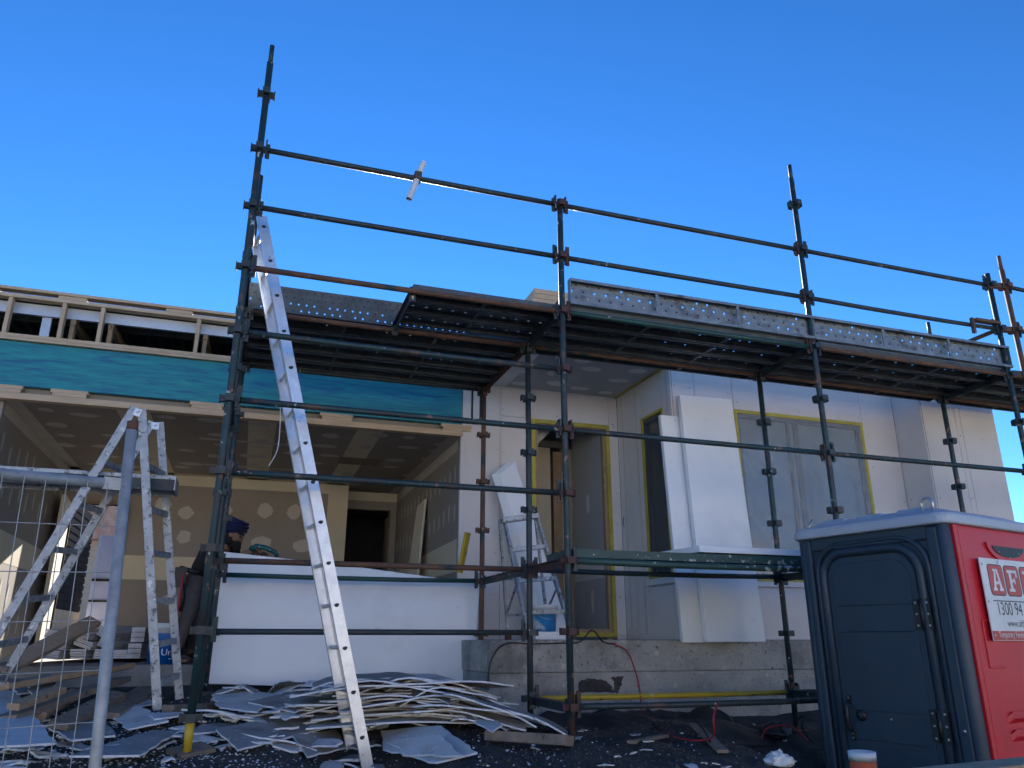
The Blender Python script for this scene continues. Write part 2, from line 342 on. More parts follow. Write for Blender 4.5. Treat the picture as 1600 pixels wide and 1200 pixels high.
wall('side_wall', [(6.288, 6.672, 0, 2.92)], lambda a, z: Vector((6.934, a, E(z))), (-1, 0, 0))
wall('front_wall', [(6.942, 7.42, 0, 2.92), (7.42, 7.5, 0, 2.92), (7.5, 8.02, 0, 2.92)], lambda a, z: Vector((a, 6.29, E(z))), (0, -1, 0))
mb = MB(); mb.bx(7.92, 8.02, 6.4, 13.9, E(0), E(2.92)); mb.bx(4.2, 8, 13.85, 13.95, E(0), E(2.9)); mb.bx(-4.2, 4.2, 13.95, 14.05, E(0), E(.1)); part(mb, 'rear_wall', ['clad'])
# sealant smears along the joints
M['seal2'] = mat('joint_sealant_smear', (.55, .5, .45), (.62, .58, .54), 3, .8, 0, .1, 40, [((.42, .38, .34), 5, .6, .7)])
for y0_, y1_ in ((7.42, 7.47), (7.76, 7.8), (6.72, 6.77)):
    mb = MB(); mb.bx(4.0146, 4.0159, y0_, y1_, E(.05), E(2.7)); part(mb, 'joint_seal', ['seal2'])
mb = MB(); mb.bx(2.545, 2.575, 7.8984, 7.8997, E(.9), E(2.7)); part(mb, 'joint_seal', ['seal2'])
mb = MB(); mb.bx(3.985, 4.014, 6.64, 7.36, E(.53), E(.575)); part(mb, 'sill', ['clad'], bevel=.004)
mb = MB(); mb.bx(4.016, 6.5, 6.635, 6.668, E(.5), E(.55)); part(mb, 'sill', ['clad'], bevel=.004)
# roof deck over everything: keeps the sun out of the rooms
mb = MB(); mb.bx(-4.2, 4.0, 7.98, 14.1, E(3.12), E(3.17)); mb.bx(4.0, 8.02, 6.7, 14.1, E(2.93), E(2.99)); mb.bx(2.1, 4.0, 6.75, 7.975, E(3.12), E(3.17))
part(mb, 'roof', ['roofsteel'])
mb = MB()
for i in range(70):
    x = -4.15 + i * .115
    mb.prism([(x, 8.35, E(3.119)), (x + .04, 8.35, E(3.085)), (x + .075, 8.35, E(3.085)), (x + .1, 8.35, E(3.119))], (0, 5.6, 0), 0)
part(mb, 'roof_sheet', ['roofsteel'])
# porch soffit + fascia
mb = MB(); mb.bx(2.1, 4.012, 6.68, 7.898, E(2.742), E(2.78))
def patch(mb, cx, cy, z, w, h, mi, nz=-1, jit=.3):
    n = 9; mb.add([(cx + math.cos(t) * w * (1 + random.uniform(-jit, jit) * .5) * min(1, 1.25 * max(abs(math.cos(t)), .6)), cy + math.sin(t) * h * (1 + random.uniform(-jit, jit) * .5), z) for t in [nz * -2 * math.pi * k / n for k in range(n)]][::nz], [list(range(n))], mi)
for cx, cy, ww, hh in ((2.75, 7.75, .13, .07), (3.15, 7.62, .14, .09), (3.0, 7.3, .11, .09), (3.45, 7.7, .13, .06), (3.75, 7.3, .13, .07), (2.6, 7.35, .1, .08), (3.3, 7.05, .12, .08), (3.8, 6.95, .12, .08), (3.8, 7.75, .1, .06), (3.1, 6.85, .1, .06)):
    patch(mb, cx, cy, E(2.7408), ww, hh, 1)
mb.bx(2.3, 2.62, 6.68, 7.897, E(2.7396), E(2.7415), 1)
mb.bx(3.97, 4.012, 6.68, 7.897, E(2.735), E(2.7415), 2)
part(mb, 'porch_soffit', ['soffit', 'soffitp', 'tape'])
mb = MB(); mb.bx(2.45, 4.0, 6.69, 6.74, E(2.8), E(3.2)); part(mb, 'porch_fascia', ['old'])
mb = MB(); 
for i in range(3): mb.bx(2.47 + .012 * i, 4.3, 6.6, 6.9, E(3.205 + .055 * i), E(3.257 + .055 * i))
part(mb, 'parapet_timber', ['pine'], bevel=.003)
# blue beam, packers, batten, parapet framing
mb = MB(); mb.bx(-4.2, .292, 7.9, 7.96, E(2.24), E(2.67)); mb.bx(.296, 2.115, 7.902, 7.96, E(2.24), E(2.67)); part(mb, 'lintel_beam', ['blue'], bevel=.003)
for a, b in ((-60, 34), (82, 138), (302, 352), (503, 552), (693, 738)):
    mb = MB(); x0, x1 = at(a, 612 if a < 400 else 650, 7.88).x, at(b, 612 if a < 400 else 650, 7.88).x
    mb.bx(x0 - .02, x1, 7.885, 7.975, E(2.204), E(2.238)); mb.bx(x0, x1 - .01, 7.88, 7.97, E(2.168), E(2.202)); part(mb, 'packing_block', ['pine'], bevel=.002)
mb = MB(); mb.bx(-4.2, 2.118, 7.87, 7.96, E(2.105), E(2.165)); part(mb, 'batten', ['pine'], bevel=.003)
mb = MB(); mb.bx(-4.2, 2.112, 7.977, 8.0, E(2.168), E(2.239)); part(mb, 'plaster_strip', ['plaster'])
mb = MB(); mb.bx(-4.2, 2.4, 7.86, 7.95, E(2.674), E(2.70)); mb.bx(-4.2, 2.4, 7.862, 7.95, E(2.702), E(2.737)); part(mb, 'bottom_plate', ['pine'], bevel=.002)
mb = MB(); mb.bx(-4.2, 2.4, 7.86, 7.95, E(3.102), E(3.137)); part(mb, 'top_plate', ['pine'], bevel=.002)
mb = MB(); mb.bx(-4.2, 2.4, 7.85, 7.95, E(3.175), E(3.205)); part(mb, 'top_plate', ['pine'], bevel=.002)
for px in (8, 95, 157, 307, 400, 520, 640):
    x = at(px, 505 if px < 200 else 530, 7.86).x
    mb = MB(); mb.bx(x - .018, x + .018, 7.865, 7.945, E(2.738), E(3.1)); part(mb, 'stud', ['pineend'], bevel=.002)
    if px != 8:
        mb = MB(); mb.bar((x + .07, 8.0, E(2.98)), (x + .1, 9.6, E(3.02)), .045, .09); mb.bx(x + .05, x + .09, 8.0, 8.09, E(2.74), E(2.93)); part(mb, 'rafter', ['tan'])
for px in (-30, 112, 282):
    x = at(px, 470, 7.86).x; mb = MB(); mb.bx(x - .12, x + .13, 7.862, 7.94, E(3.139), E(3.173)); part(mb, 'spacer', ['pine'], bevel=.002)
mb = MB(); mb.bx(-4.2, 2.1, 7.99, 8.03, E(2.99), E(3.1)); mb.bx(-2.1, -2.02, 8.03, 8.06, E(2.6), E(3.1)); part(mb, 'steel_channel', ['channel'])
mb = MB(); mb.bx(-4.2, 2.1, 7.952, 7.96, E(3.138), E(3.174)); part(mb, 'gap_blocking_board', ['old'])  # added strip that hides the sunlit space behind the plate gap
mb = MB(); mb.bx(-4.2, 2.1, 8.3, 8.34, E(3.03), E(3.084)); part(mb, 'roof_edge', ['roofsteel'])
mb = MB(); mb.bx(-4.2, 2.1, 8.04, 11.2, E(2.66), E(2.7)); part(mb, 'ceiling_backing', ['old'])
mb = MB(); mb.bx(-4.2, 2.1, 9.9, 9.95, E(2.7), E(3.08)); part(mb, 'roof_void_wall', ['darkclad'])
mb = MB(); mb.prism([(-1.9, 8.6, E(2.71)), (-1.3, 8.6, E(2.71)), (-1.35, 8.6, E(2.86))], (0, .04, 0)); part(mb, 'brace', ['roofsteel'])
# garage interior
GC = 2.12
LX, RX, BY, BY2, SX = -2.26, 2.12, 11.2, 11.65, 1.33
mb = MB(); mb.bx(LX - .1, RX + .1, 8.002, 12.2, E(GC), E(GC + .05))
z = E(GC - .0015)
for x0, x1 in ((-1.32, -1.02), (-.1, .18), (1.0, 1.28)):
    mb.add([(x0, 8.01, z), (x0 + .02, 11.2, z), (x1 + .02, 11.2, z), (x1, 8.01, z)], [(0, 1, 2, 3)], 1)
for x0, x1 in ((LX, LX + .13), (RX - .13, RX)):
    mb.add([(x0, 8.01, z), (x0, BY2, z), (x1, BY2, z), (x1, 8.01, z)], [(0, 1, 2, 3)], 2)
mb.add([(LX, BY - .14, z), (LX, BY, z), (SX, BY, z), (SX, BY - .14, z)], [(0, 1, 2, 3)], 1)
for i in range(64):
    x = -2.0 + (i % 11) * .4 + random.uniform(-.08, .08); y = 8.25 + (i // 11) * .5 + random.uniform(-.14, .14)
    if random.random() < .15: continue
    patch(mb, x, y, z - .0008, random.uniform(.07, .16), random.uniform(.06, .11), 2)
for y in (8.9, 10.3): mb.add([(-.6, y, z - .0006), (-.6, y + .09, z - .0006), (.6, y + .1, z - .0006), (.6, y, z - .0006)], [(0, 1, 2, 3)], 2)
part(mb, 'garage_ceiling', ['plaster', 'joint', 'jointg'])
mb = MB(); x0 = at(555, 724, 9.6).x; mb.bx(.98, 1.5, 9.35, 9.75, E(GC - .004), E(GC - .0025)); part(mb, 'ceiling_hatch', ['old'])
def wpatch(mb, f, a, z, w, h, mi):
    n = 9; mb.add([f(a + math.cos(t) * w * random.uniform(.8, 1.15), z + math.sin(t) * h * random.uniform(.85, 1.15)) for t in [2 * math.pi * k / n for k in range(n)]], [list(range(n))], mi)
# left wall
mb = MB(); mb.bx(LX - .1, LX, 8.002, BY + .12, E(-.21), E(GC)); f = lambda a, z: Vector((LX + .0015, a, E(z)))
mb.add([f(8.05, GC), f(8.05, GC - .12), f(BY, GC - .12), f(BY, GC)], [(0, 1, 2, 3)], 2)
mb.add([f(8.05, 1.02), f(8.05, .72), f(BY, .74), f(BY, 1.0)], [(0, 1, 2, 3)], 1)
for i in range(40): wpatch(mb, lambda a, z: f(a, z) + Vector((.001, 0, 0)), 8.2 + (i % 10) * .3, [1.75, 1.4, .45, .15][i // 10] + random.uniform(-.05, .05), .035, .11, 2)
part(mb, 'garage_wall', ['plaster', 'joint', 'jointg'])
# right wall
mb = MB(); mb.bx(RX, RX + .1, 8.002, 12.4, E(-.21), E(GC)); f2 = lambda a, z: Vector((RX - .0015, a, E(z)))
mb.add([f2(8.05, GC), f2(8.05, GC - .13), f2(BY2, GC - .13), f2(BY2, GC)], [(0, 1, 2, 3)], 2)
mb.add([f2(8.02, 1.02), f2(8.02, .68), f2(BY2, .72), f2(BY2, .98)], [(0, 1, 2, 3)], 1)
for i in range(60): wpatch(mb, lambda a, z: f2(a, z) - Vector((.001, 0, 0)), 8.15 + (i % 15) * .235, [1.72, 1.3, .4, .12][i // 15] + random.uniform(-.04, .04), .035, .1, 2)
part(mb, 'garage_wall', ['plaster', 'joint', 'jointg'])
mb = MB(); mb.bx(2.1, 2.14, 7.87, 7.905, E(-.2), E(2.1)); part(mb, 'corner_bead', ['clad'])
# back wall, left part with the rear doorway
OX0, OX1, OZ = -2.17, -1.52, 1.68
mb = MB(); mb.bx(OX1, SX, BY, BY + .12, E(-.21), E(GC)); mb.bx(LX, OX1, BY, BY + .12, E(OZ), E(GC)); mb.bx(LX, OX0, BY, BY + .12, E(-.21), E(OZ))
f3 = lambda a, z: Vector((a, BY - .0015, E(z)))
mb.add([f3(OX1 + .02, GC), f3(OX1 + .02, GC - .14), f3(SX, GC - .14), f3(SX, GC)], [(0, 1, 2, 3)], 1)
mb.add([f3(OX1 + .02, 1.04), f3(OX1 + .02, .74), f3(SX, .72), f3(SX, 1.04)], [(0, 1, 2, 3)], 1)
mb.add([f3(SX - .28, GC - .14), f3(SX - .28, -.2), f3(SX, -.2), f3(SX, GC - .14)], [(0, 1, 2, 3)], 1)
for a, z_, w_, h_ in ((-1.1, 1.72, .1, .1), (-.78, 1.3, .09, .09), (-.3, 1.68, .09, .08), (-.3, 1.28, .08, .08), (.2, 1.7, .11, .11), (.2, 1.25, .15, .1), (.75, 1.24, .13, .09), (-.8, 1.62, .1, .09), (-.85, .5, .1, .07), (-.4, .5, .08, .07), (-.85, .12, .1, .07), (-.1, .52, .1, .08), (-.35, .1, .08, .07), (.6, 1.7, .1, .1)):
    wpatch(mb, lambda a, z: f3(a, z) - Vector((0, .001, 0)), a, z_, w_, h_, 2)
mb.bx(SX - .1, SX, BY + .12, BY2 + .1, E(-.21), E(GC))
part(mb, 'garage_wall', ['plaster', 'joint', 'jointg'])
mb = MB(); mb.bx(OX0 - .03, OX1 + .03, BY - .02, BY + .13, E(OZ), E(OZ + .035)); mb.bx(OX1 - .0, OX1 + .03, BY - .02, BY + .13, E(-.2), E(OZ)); mb.bx(OX0 - .03, OX0, BY - .02, BY + .13, E(-.2), E(OZ)); part(mb, 'door_frame', ['old'])
mb = MB(); mb.prism([(OX0, 11.19, E(-.19)), (OX0 - .045, 11.19, E(-.19)), (-2.16, 10.5, E(-.19)), (-2.115, 10.5, E(-.19))], (0, 0, 1.86)); part(mb, 'upright_board', ['joint'])  # added board, edge-on to the camera, blocking sun from the left wall
# recessed back wall with the dark inner doorway
mb = MB(); mb.bx(SX, RX, BY2, BY2 + .1, E(1.86), E(GC)); mb.bx(2.03, RX, BY2, BY2 + .1, E(-.21), E(1.86))
f4 = lambda a, z: Vector((a, BY2 - .0015, E(z)))
mb.add([f4(SX, GC), f4(SX, GC - .13), f4(RX, GC - .13), f4(RX, GC)], [(0, 1, 2, 3)], 1)
part(mb, 'garage_wall', ['plaster', 'joint', 'jointg'])
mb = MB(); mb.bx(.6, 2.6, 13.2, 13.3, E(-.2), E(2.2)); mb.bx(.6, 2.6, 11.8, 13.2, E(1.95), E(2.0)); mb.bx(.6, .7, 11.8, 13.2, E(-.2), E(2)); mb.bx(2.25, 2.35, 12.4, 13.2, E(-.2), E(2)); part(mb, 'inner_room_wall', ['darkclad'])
# hall behind the front doorway
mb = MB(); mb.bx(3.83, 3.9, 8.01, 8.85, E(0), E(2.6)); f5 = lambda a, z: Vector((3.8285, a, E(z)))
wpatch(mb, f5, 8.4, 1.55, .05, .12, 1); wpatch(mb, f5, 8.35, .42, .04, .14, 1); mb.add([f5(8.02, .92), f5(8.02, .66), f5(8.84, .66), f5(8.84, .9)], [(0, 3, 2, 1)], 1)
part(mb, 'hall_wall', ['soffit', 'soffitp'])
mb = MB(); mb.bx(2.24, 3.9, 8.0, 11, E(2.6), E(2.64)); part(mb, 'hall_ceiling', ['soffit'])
hx = lambda px: at(px, 800, 9.0).x
mb = MB(); mb.bx(2.4, hx(861), 9.0, 9.06, E(0), E(2.35)); part(mb, 'hall_lining', ['joint'])
mb = MB(); mb.bx(hx(864), hx(877), 8.97, 9.06, E(0), E(2.3)); part(mb, 'hall_stud', ['tan'])
mb = MB(); mb.bx(hx(879), hx(897), 9.0, 9.06, E(0), E(2.35)); part(mb, 'hall_lining', ['joint'])
mb = MB(); mb.bx(2.4, 3.8, 8.98, 9.07, E(2.36), E(2.44)); part(mb, 'hall_lintel', ['plaster'])
mb = MB(); mb.prism([at(828, 676, 8.3), at(828, 706, 8.3), at(866, 668, 8.3), at(846, 664, 8.3)], (0, .04, 0)); part(mb, 'stair_board', ['clad'])
mb = MB(); mb.bx(2.2, 2.24, 8.0, 14, E(0), E(2.7)); mb.bx(3.96, 4.0, 8.0, 14, E(0), E(2.7)); mb.bx(2.2, 4.0, 12.4, 12.45, E(0), E(2.7)); part(mb, 'hall_side_wall', ['plaster'])
# rooms behind the windows
mb = MB(); mb.bx(4.2, 7.9, 9.5, 9.6, E(0), E(2.7)); mb.bx(4.2, 7.9, 6.8, 9.5, E(2.66), E(2.7)); mb.bx(4.14, 4.2, 7.4, 9.5, E(0), E(2.7)); mb.bx(6.9, 7.0, 6.8, 9.5, E(0), E(2.7)); part(mb, 'bedroom_wall', ['plaster'])
def frame_rect(mb, to3, nrm, a0, a1, z0, z1, wd, d0, d1, mi=0, bottom=True):
    n = Vector(nrm)
    def r(p, q, s, t): mb.prism([to3(p, s) + n * d0, to3(q, s) + n * d0, to3(q, t) + n * d0, to3(p, t) + n * d0], n * (d1 - d0), mi)
    r(a0, a1, z1 - wd, z1); r(a0, a0 + wd, z0, z1 - wd); r(a1 - wd, a1, z0, z1 - wd)
    if bottom: r(a0 + wd, a1 - wd, z0, z0 + wd)
# entry doorway frame
p = lambda a, z: Vector((a, 7.9, E(z))); mb = MB(); frame_rect(mb, p, (0, -1, 0), 2.93, 3.9, .03, 2.39, .045, -.06, .004); d = part(mb, 'door_frame', ['tape'])
mb = MB(); frame_rect(mb, p, (0, -1, 0), 2.976, 3.854, .076, 2.344, .035, -.08, -.02); part(mb, 'door_lining', ['tan'], d)
# narrow window in the return wall
p = lambda a, z: Vector((4.016, a, E(z))); n = (-1, 0, 0)
mb = MB(); frame_rect(mb, p, n, 6.85, 7.34, .6, 2.33, .03, -.05, .003); wn = part(mb, 'window', ['tape'])
mb = MB(); frame_rect(mb, p, n, 6.881, 7.309, .631, 2.299, .04, -.06, -.015); part(mb, 'window_frame', ['frame'], wn)
mb = MB(); mb.bx(4.065, 4.071, 6.922, 7.268, E(.672), E(2.258)); part(mb, 'pane', ['glassn'], wn)
def film(x0, x1, z0, z1, conv, seed, nx=26, nz=30, amp=.012):
    mb = MB(); vs = []
    for j in range(nz + 1):
        for i in range(nx + 1):
            a = x0 + (x1 - x0) * i / nx; z = z0 + (z1 - z0) * j / nz
            e = min(i, nx - i, j, nz - j) / 4.0
            rdg = lambda u_, v_, q_: (1 - abs(noise.noise(Vector((u_, v_, q_))))) ** 14
            d = noise.noise(Vector((a * 2 + z, z + seed, seed))) * .25 + rdg(a * 5 + z * 4, z * .9 - a, seed) * .9 + rdg(a * 9 - z * 5, z * 1.2 + a * .5, seed + 4) * .5 + rdg(a * 3, z * 7 + a * 5, seed + 9) * .4
            vs.append(conv(a, z, max(-.03, min(.012, (d - .45) * amp)) * min(1, e)))
    mb.add(vs, [(j * (nx + 1) + i, j * (nx + 1) + i + 1, (j + 1) * (nx + 1) + i + 1, (j + 1) * (nx + 1) + i) for j in range(nz) for i in range(nx)], 0, True); return mb
part(film(6.87, 7.32, .62, 2.31, lambda a, z, d: Vector((4.03 + d * .8, a, E(z))), 3, 14, 34), 'plastic_sheet', ['filmd'], wn)
# big window in the front wall
p = lambda a, z: Vector((a, 6.67, E(z))); n = (0, -1, 0)
mb = MB(); frame_rect(mb, p, n, 4.77, 6.46, .55, 2.33, .035, -.05, .004); wn = part(mb, 'window', ['tape'])
mb = MB(); frame_rect(mb, p, n, 4.806, 6.424, .586, 2.294, .045, -.07, -.02); mb.bx(5.44, 5.475, 6.69, 6.712, E(.632), E(2.248)); mb.bx(5.53, 5.59, 6.692, 6.714, E(.632), E(2.248)); part(mb, 'window_frame', ['frame'], wn)
mb = MB(); mb.bx(4.852, 6.378, 6.715, 6.721, E(.632), E(2.248)); part(mb, 'pane', ['glass'], wn)
part(film(4.79, 6.44, .57, 2.31, lambda a, z, d: Vector((a, 6.672 + d, E(z))), 9, 64, 60, .034), 'plastic_sheet', ['film'], wn)

# ------------------------------------------------------------------ scaffold
ZK = lambda k: E(-.43 + .485 * k)
XL, XM, XR, XR2 = -.198, 2.197, 4.62, 6.95
YF, Y1, Y2 = 5.2, 6.0, 7.34
scaf = thing('scaffold', 'dark teal and rusty steel tube scaffold standing along the house front', 'scaffold', (2.2, 6.0, gz(2.2, 5.6)))
def star(z, x, y):
    mb = MB(); w_, h_, t_ = .0575, .021, .017
    mb.bx(x - w_, x + w_, y - t_, y + t_, z - h_, z + h_); mb.bx(x - t_, x + t_, y - w_, y + w_, z - h_ * .999, z + h_ * .999)
    for s in (-1, 1):
        mb.bx(x + s * .06 - .004, x + s * .06 + .004, y - .028, y + .028, z - .024, z + .024); mb.bx(x - .028, x + .028, y + s * .06 - .004, y + s * .06 + .004, z - .024, z + .024)
    return mb
def standard(x, y, top, m, kmax, spig=True, starm='dark', base=None, lean=0):
    z0 = gz(x, y) - .02 if base is None else base
    mb = MB(); r = .0245
    tz = top - (.16 if spig else 0)
    mb.tube([(x, y, z0 + .05), (x, y, z0 + (tz - z0) * .33), (x, y, z0 + (tz - z0) * .66), (x, y, tz)], r, 14)
    if spig: mb.tube([(x, y, tz), (x, y, top)], .0185, 12)
    for k in range(1, 12):
        z = ZK(k) - .2
        if z < tz: mb.ball((x, y - r, z), .006, .002, .006, 6, 1)
    o = mb.build('standard', [m, 'gap'], scaf)
    k = 0
    while k <= kmax:
        star(ZK(k), x, y).build('rosette', [starm], o); k += 1
    mb = MB(); mb.bx(x - .075, x + .075, y - .075, y + .075, z0 + .01, z0 + .018); mb.tube([(x, y, z0 + .018), (x, y, z0 + .12)], .017, 10)
    mb.build('base_plate', ['yellow' if (x, y) == (XL, YF) else 'rust'], o)
    return o
standard(XL, YF, E(4.39), 'teal', 9)
standard(XL, Y1, E(3.72), 'dark', 7, spig=False)
standard(XL, Y2, E(2.52), 'teal', 6, spig=False)
standard(XM, YF, E(3.5), 'teal', 8, spig=False, starm='red')
standard(XM, Y1, E(2.5), 'dark', 6, spig=False)
standard(XM, Y2, E(2.5), 'rust', 6, spig=False, starm='rust')
standard(XR, YF, E(4.37), 'teal', 9)
standard(XR, Y1, E(2.5), 'teal', 6, spig=False)
standard(XR2, YF, E(3.58), 'teal', 8, spig=False)
standard(XR2, Y1, E(3.36), 'teal', 6)
standard(7.13, 5.17, E(3.8), 'rust', 8, starm='rust')
standard(9.5, 5.2, E(3.6), 'teal', 8, spig=False); standard(9.5, 6.0, E(2.6), 'teal', 6, spig=False)
mb = MB(); z0 = gz(XL, YF); mb.tube([(XL, YF, z0 + .03), (XL, YF, z0 + .2)], .0262, 14); mb.build('yellow_sleeve', ['yellow'], scaf)
def ledger(a, b, k, m, r=.0215, wedge='dark'):
    a, b = Vector((*a, ZK(k))), Vector((*b, ZK(k))); d = (b - a).normalized(); sg = random.uniform(-.004, .004)
    mb = MB(); p, q = a + d * .05, b - d * .05
    mb.tube([p, p.lerp(q, .3) + Vector((0, 0, sg - .004)), p.lerp(q, .7) + Vector((0, 0, sg - .004)), q], r, 12)
    o = mb.build('ledger', [m], scaf)
    sd = d.cross(Vector((0, 0, 1)))
    for e, s in ((a, 1), (b, -1)):
        mb = MB(); c = e + d * s * .045
        mb.bar(c - Vector((0, 0, .055)), c + Vector((0, 0, .075)), .05, .012, 0, d)
        mb.bar(c + d * s * .012 + Vector((0, 0, -.07)), c + d * s * .012 + Vector((0, 0, .1 if random.random() < .6 else .05)), .03, .012, 0, sd)
        mb.build('wedge', [wedge], o)
    return o
def transom(x, y0, y1, k, m, x2=None, tube=False):
    mb = MB(); x2 = x if x2 is None else x2; z = ZK(k)
    if tube: mb.tube([(x, y0 + .05, z), (x2, y1 - .05, z)], .0215, 12)
    else:
        mb.bar((x, y0 + .04, z + .018), (x2, y1 - .04, z + .018), .055, .008); mb.bar((x, y0 + .04, z - .012), (x2, y1 - .04, z - .012), .008, .055)
        for yy in (y0 + .045, y1 - .045): mb.bx(x - .025, x + .025, yy - .006, yy + .006, z - .07, z + .05)
    return mb.build('transom', [m], scaf)
for k, m in ((8, 'dark'), (7, 'dark'), (6, 'rust'), (5, 'teal'), (4, 'teal'), (3, 'teal')): ledger((XL, YF), (XM, YF), k, m)
for k, m in ((8, 'dark'), (7, 'dark'), (6, 'green'), (4, 'teal'), (0, 'dark')): ledger((XM, YF), (XR, YF), k, m, wedge='red')
ledger((XM, YF), (XR, YF), 2, 'paintwhite', .025)
for k, m in ((8, 'dark'), (7, 'dark'), (6, 'rust'), (4, 'teal'), (0, 'dark'), (2, 'dark')): ledger((XR, YF), (XR2, YF), k, m)
for k in (8, 7, 4): ledger((7.13, 5.17), (9.5, 5.2), k, 'dark')
for k, m in ((6, 'rust'), (2, 'rust'), (1, 'dark')): ledger((XL, Y1), (XM, Y1), k, m)
for k, m in ((6, 'rust'), (2, 'dark'), (0, 'yellow')): ledger((XM, Y1), (XR, Y1), k, m)
for k, m in ((6, 'rust'), (2, 'dark'), (0, 'dark')): ledger((XR, Y1), (XR2, Y1), k, m)
ledger((XL, Y2), (XM, Y2), 2, 'green'); ledger((XL, Y2), (XM, Y2), 6, 'dark'); ledger((XR2, Y1), (9.5, 6.0), 6, 'rust'); ledger((7.13, 5.17), (9.5, 5.2), 6, 'rust')
for x in (XL, XM, XR, XR2, 9.5): transom(x, YF, Y1, 6, 'dark')
transom(XL, Y1, Y2, 6, 'dark'); transom(XM, Y1, Y2, 6, 'red'); transom(1.0, YF, Y1, 6, 'dark')
transom(XM, Y1, Y2, 2, 'teal'); transom(XM, YF, Y1, 2, 'red'); transom(XR, YF, Y1, 2, 'dark'); transom(XM, YF, Y1, 0, 'dark'); transom(XR, YF, Y1, 0, 'dark'); transom(XL, YF, Y1, 2, 'dark'); transom(XL, Y1, Y2, 2, 'dark'); transom(XL, YF, Y1, 4, 'dark')
transom(XR2, YF, Y1, 7, 'rust', tube=True); transom(XL, YF, Y1, 7, 'rust', tube=True)
# short coupling tube joining the two right-hand posts, hop-up hook bracket, short galvanised clip on the rail
for k in (8, 7, 6, 3):
    mb = MB(); mb.bar((XR2, YF, ZK(k) + .0), (7.13, 5.17, ZK(k)), .05, .05); mb.build('coupler', ['rust'], scaf)
mb = MB(); mb.bar((6.6, 5.17, ZK(7) + .04), (6.93, 5.18, ZK(7) + .05), .06, .03); mb.bx(6.56, 6.59, 5.16, 5.19, ZK(7) - .1, ZK(7) + .06); mb.build('bracket', ['rust'], scaf)
mb = MB(); x, y = XM - .09, Y2 - .05
mb.tube([(x - .05, y, ZK(6) - .02), (x - .05, y, ZK(5) + .17)] + [(x - .05 + .045 * (1 - math.cos(t)), y, ZK(5) + .17 - .05 * math.sin(t)) for t in (.6, 1.2, 1.8, 2.4, 3.14)] + [(x + .04, y, ZK(6) - .02)], .011, 8); mb.build('hook_bracket', ['dark'], scaf)

# steel planks -----------------------------------------------------------
def plank_mesh(L, m, W=.225, H=.06, rows=4, pitch=.1):
    mb = MB(); pitch = .062 if m == 'toe' else pitch; H = .036 if m == 'half' else H; nx = int(L / pitch); cw = L / nx; ch = W / rows; rr = {'half': .0145, 'galv': .0105}.get(m, .008)
    rnd = random.Random(5)
    for i in range(nx):
        for j in range(rows):
            x0, y0 = -L / 2 + i * cw, -W / 2 + j * ch
            cx, cy = x0 + cw * (.3 if j % 2 else .7), y0 + ch / 2
            out = [(x0, y0), (cx, y0), (x0 + cw, y0), (x0 + cw, cy), (x0 + cw, y0 + ch), (cx, y0 + ch), (x0, y0 + ch), (x0, cy)]
            hole = [(cx + rr * math.cos(t), cy + rr * math.sin(t)) for t in [R(225 + 45 * q) for q in range(8)]]
            fs_ = [(q, (q + 1) % 8, 8 + (q + 1) % 8, 8 + q) for q in range(8)]
            if m == 'galv':
                op = j % 2 == 1 and rnd.random() < .75
                if j % 2 == 0 and rnd.random() < .15: op = True
            elif m == 'half': op = j in (1, 2) and rnd.random() < .95
            elif m == 'toe': op = j in (0, 1) and rnd.random() < .9
            else: op = j == 3 and rnd.random() < .35
            if not op: fs_.append(list(range(8, 16)))
            mb.add([(*p_, 0) for p_ in out] + [(*p_, -.002) for p_ in hole], fs_)
            if not op: mb.m[-1] = 1  # closed dimple floors coloured dark to stand for the shade inside
    for yy in (-.056, 0, .056):
        if m == 'plank' or m == 'paintwhite': mb.bx(-L / 2 + .006, L / 2 - .006, yy - .004, yy + .004, -.007, -.0026)
    for s in (-1, 1):
        y = s * W / 2
        mb.bx(-L / 2, L / 2, min(y, y - s * .004), max(y, y - s * .004), -H, -.0005)
        mb.bx(-L / 2, L / 2, min(y - s * .0042, y - s * .024), max(y - s * .0042, y - s * .024), -H, -H + .004)
        mb.bx(min(s * L / 2, s * (L / 2 - .006)), max(s * L / 2, s * (L / 2 - .006)), -W / 2 + .0045, W / 2 - .0045, -H * .9, -.003)
    nr = max(1, int(L / .8))
    for i in range(1, nr + 1):
        x = -L / 2 + L * i / (nr + 1); mb.bx(x - .014, x + .014, -W / 2 + .0045, W / 2 - .0045, -H + .0045, -H + .012)
    return mb
PM = {}
ORD = ['first', 'second', 'third', 'fourth', 'fifth', 'sixth']
def plank(L, m, loc, rot, label, group):
    if (L, m) not in PM:
        o = plank_mesh(L, m).build('scaffold_plank', ['plank' if m in ('half', 'toe') else m, 'gap'], loc=(0, 0, 0)); PM[(L, m)] = o
    else:
        o = PM[(L, m)].copy(); COL.objects.link(o)
    o.location = loc; o.rotation_euler = rot
    return tag(o, label, 'plank', group)
DZ = ZK(6) + .064
cl = (XL + XM) / 2
for i in range(5): plank(2.36, 'plank', (cl, 6.165 + i * .262, DZ + random.uniform(0, .004)), (0, 0, 0), f'dark perforated steel plank, {ORD[i]} back from the rusty rail, wide left deck', 'planks of the left scaffold deck')
for i in range(3): plank(1.2, 'half', ((1.0 + XM) / 2, 5.33 + i * .245, DZ), (0, 0, 0), f'short dark perforated steel plank, {ORD[i]} from the front, half bay left of the middle post', 'short planks of the half bay')
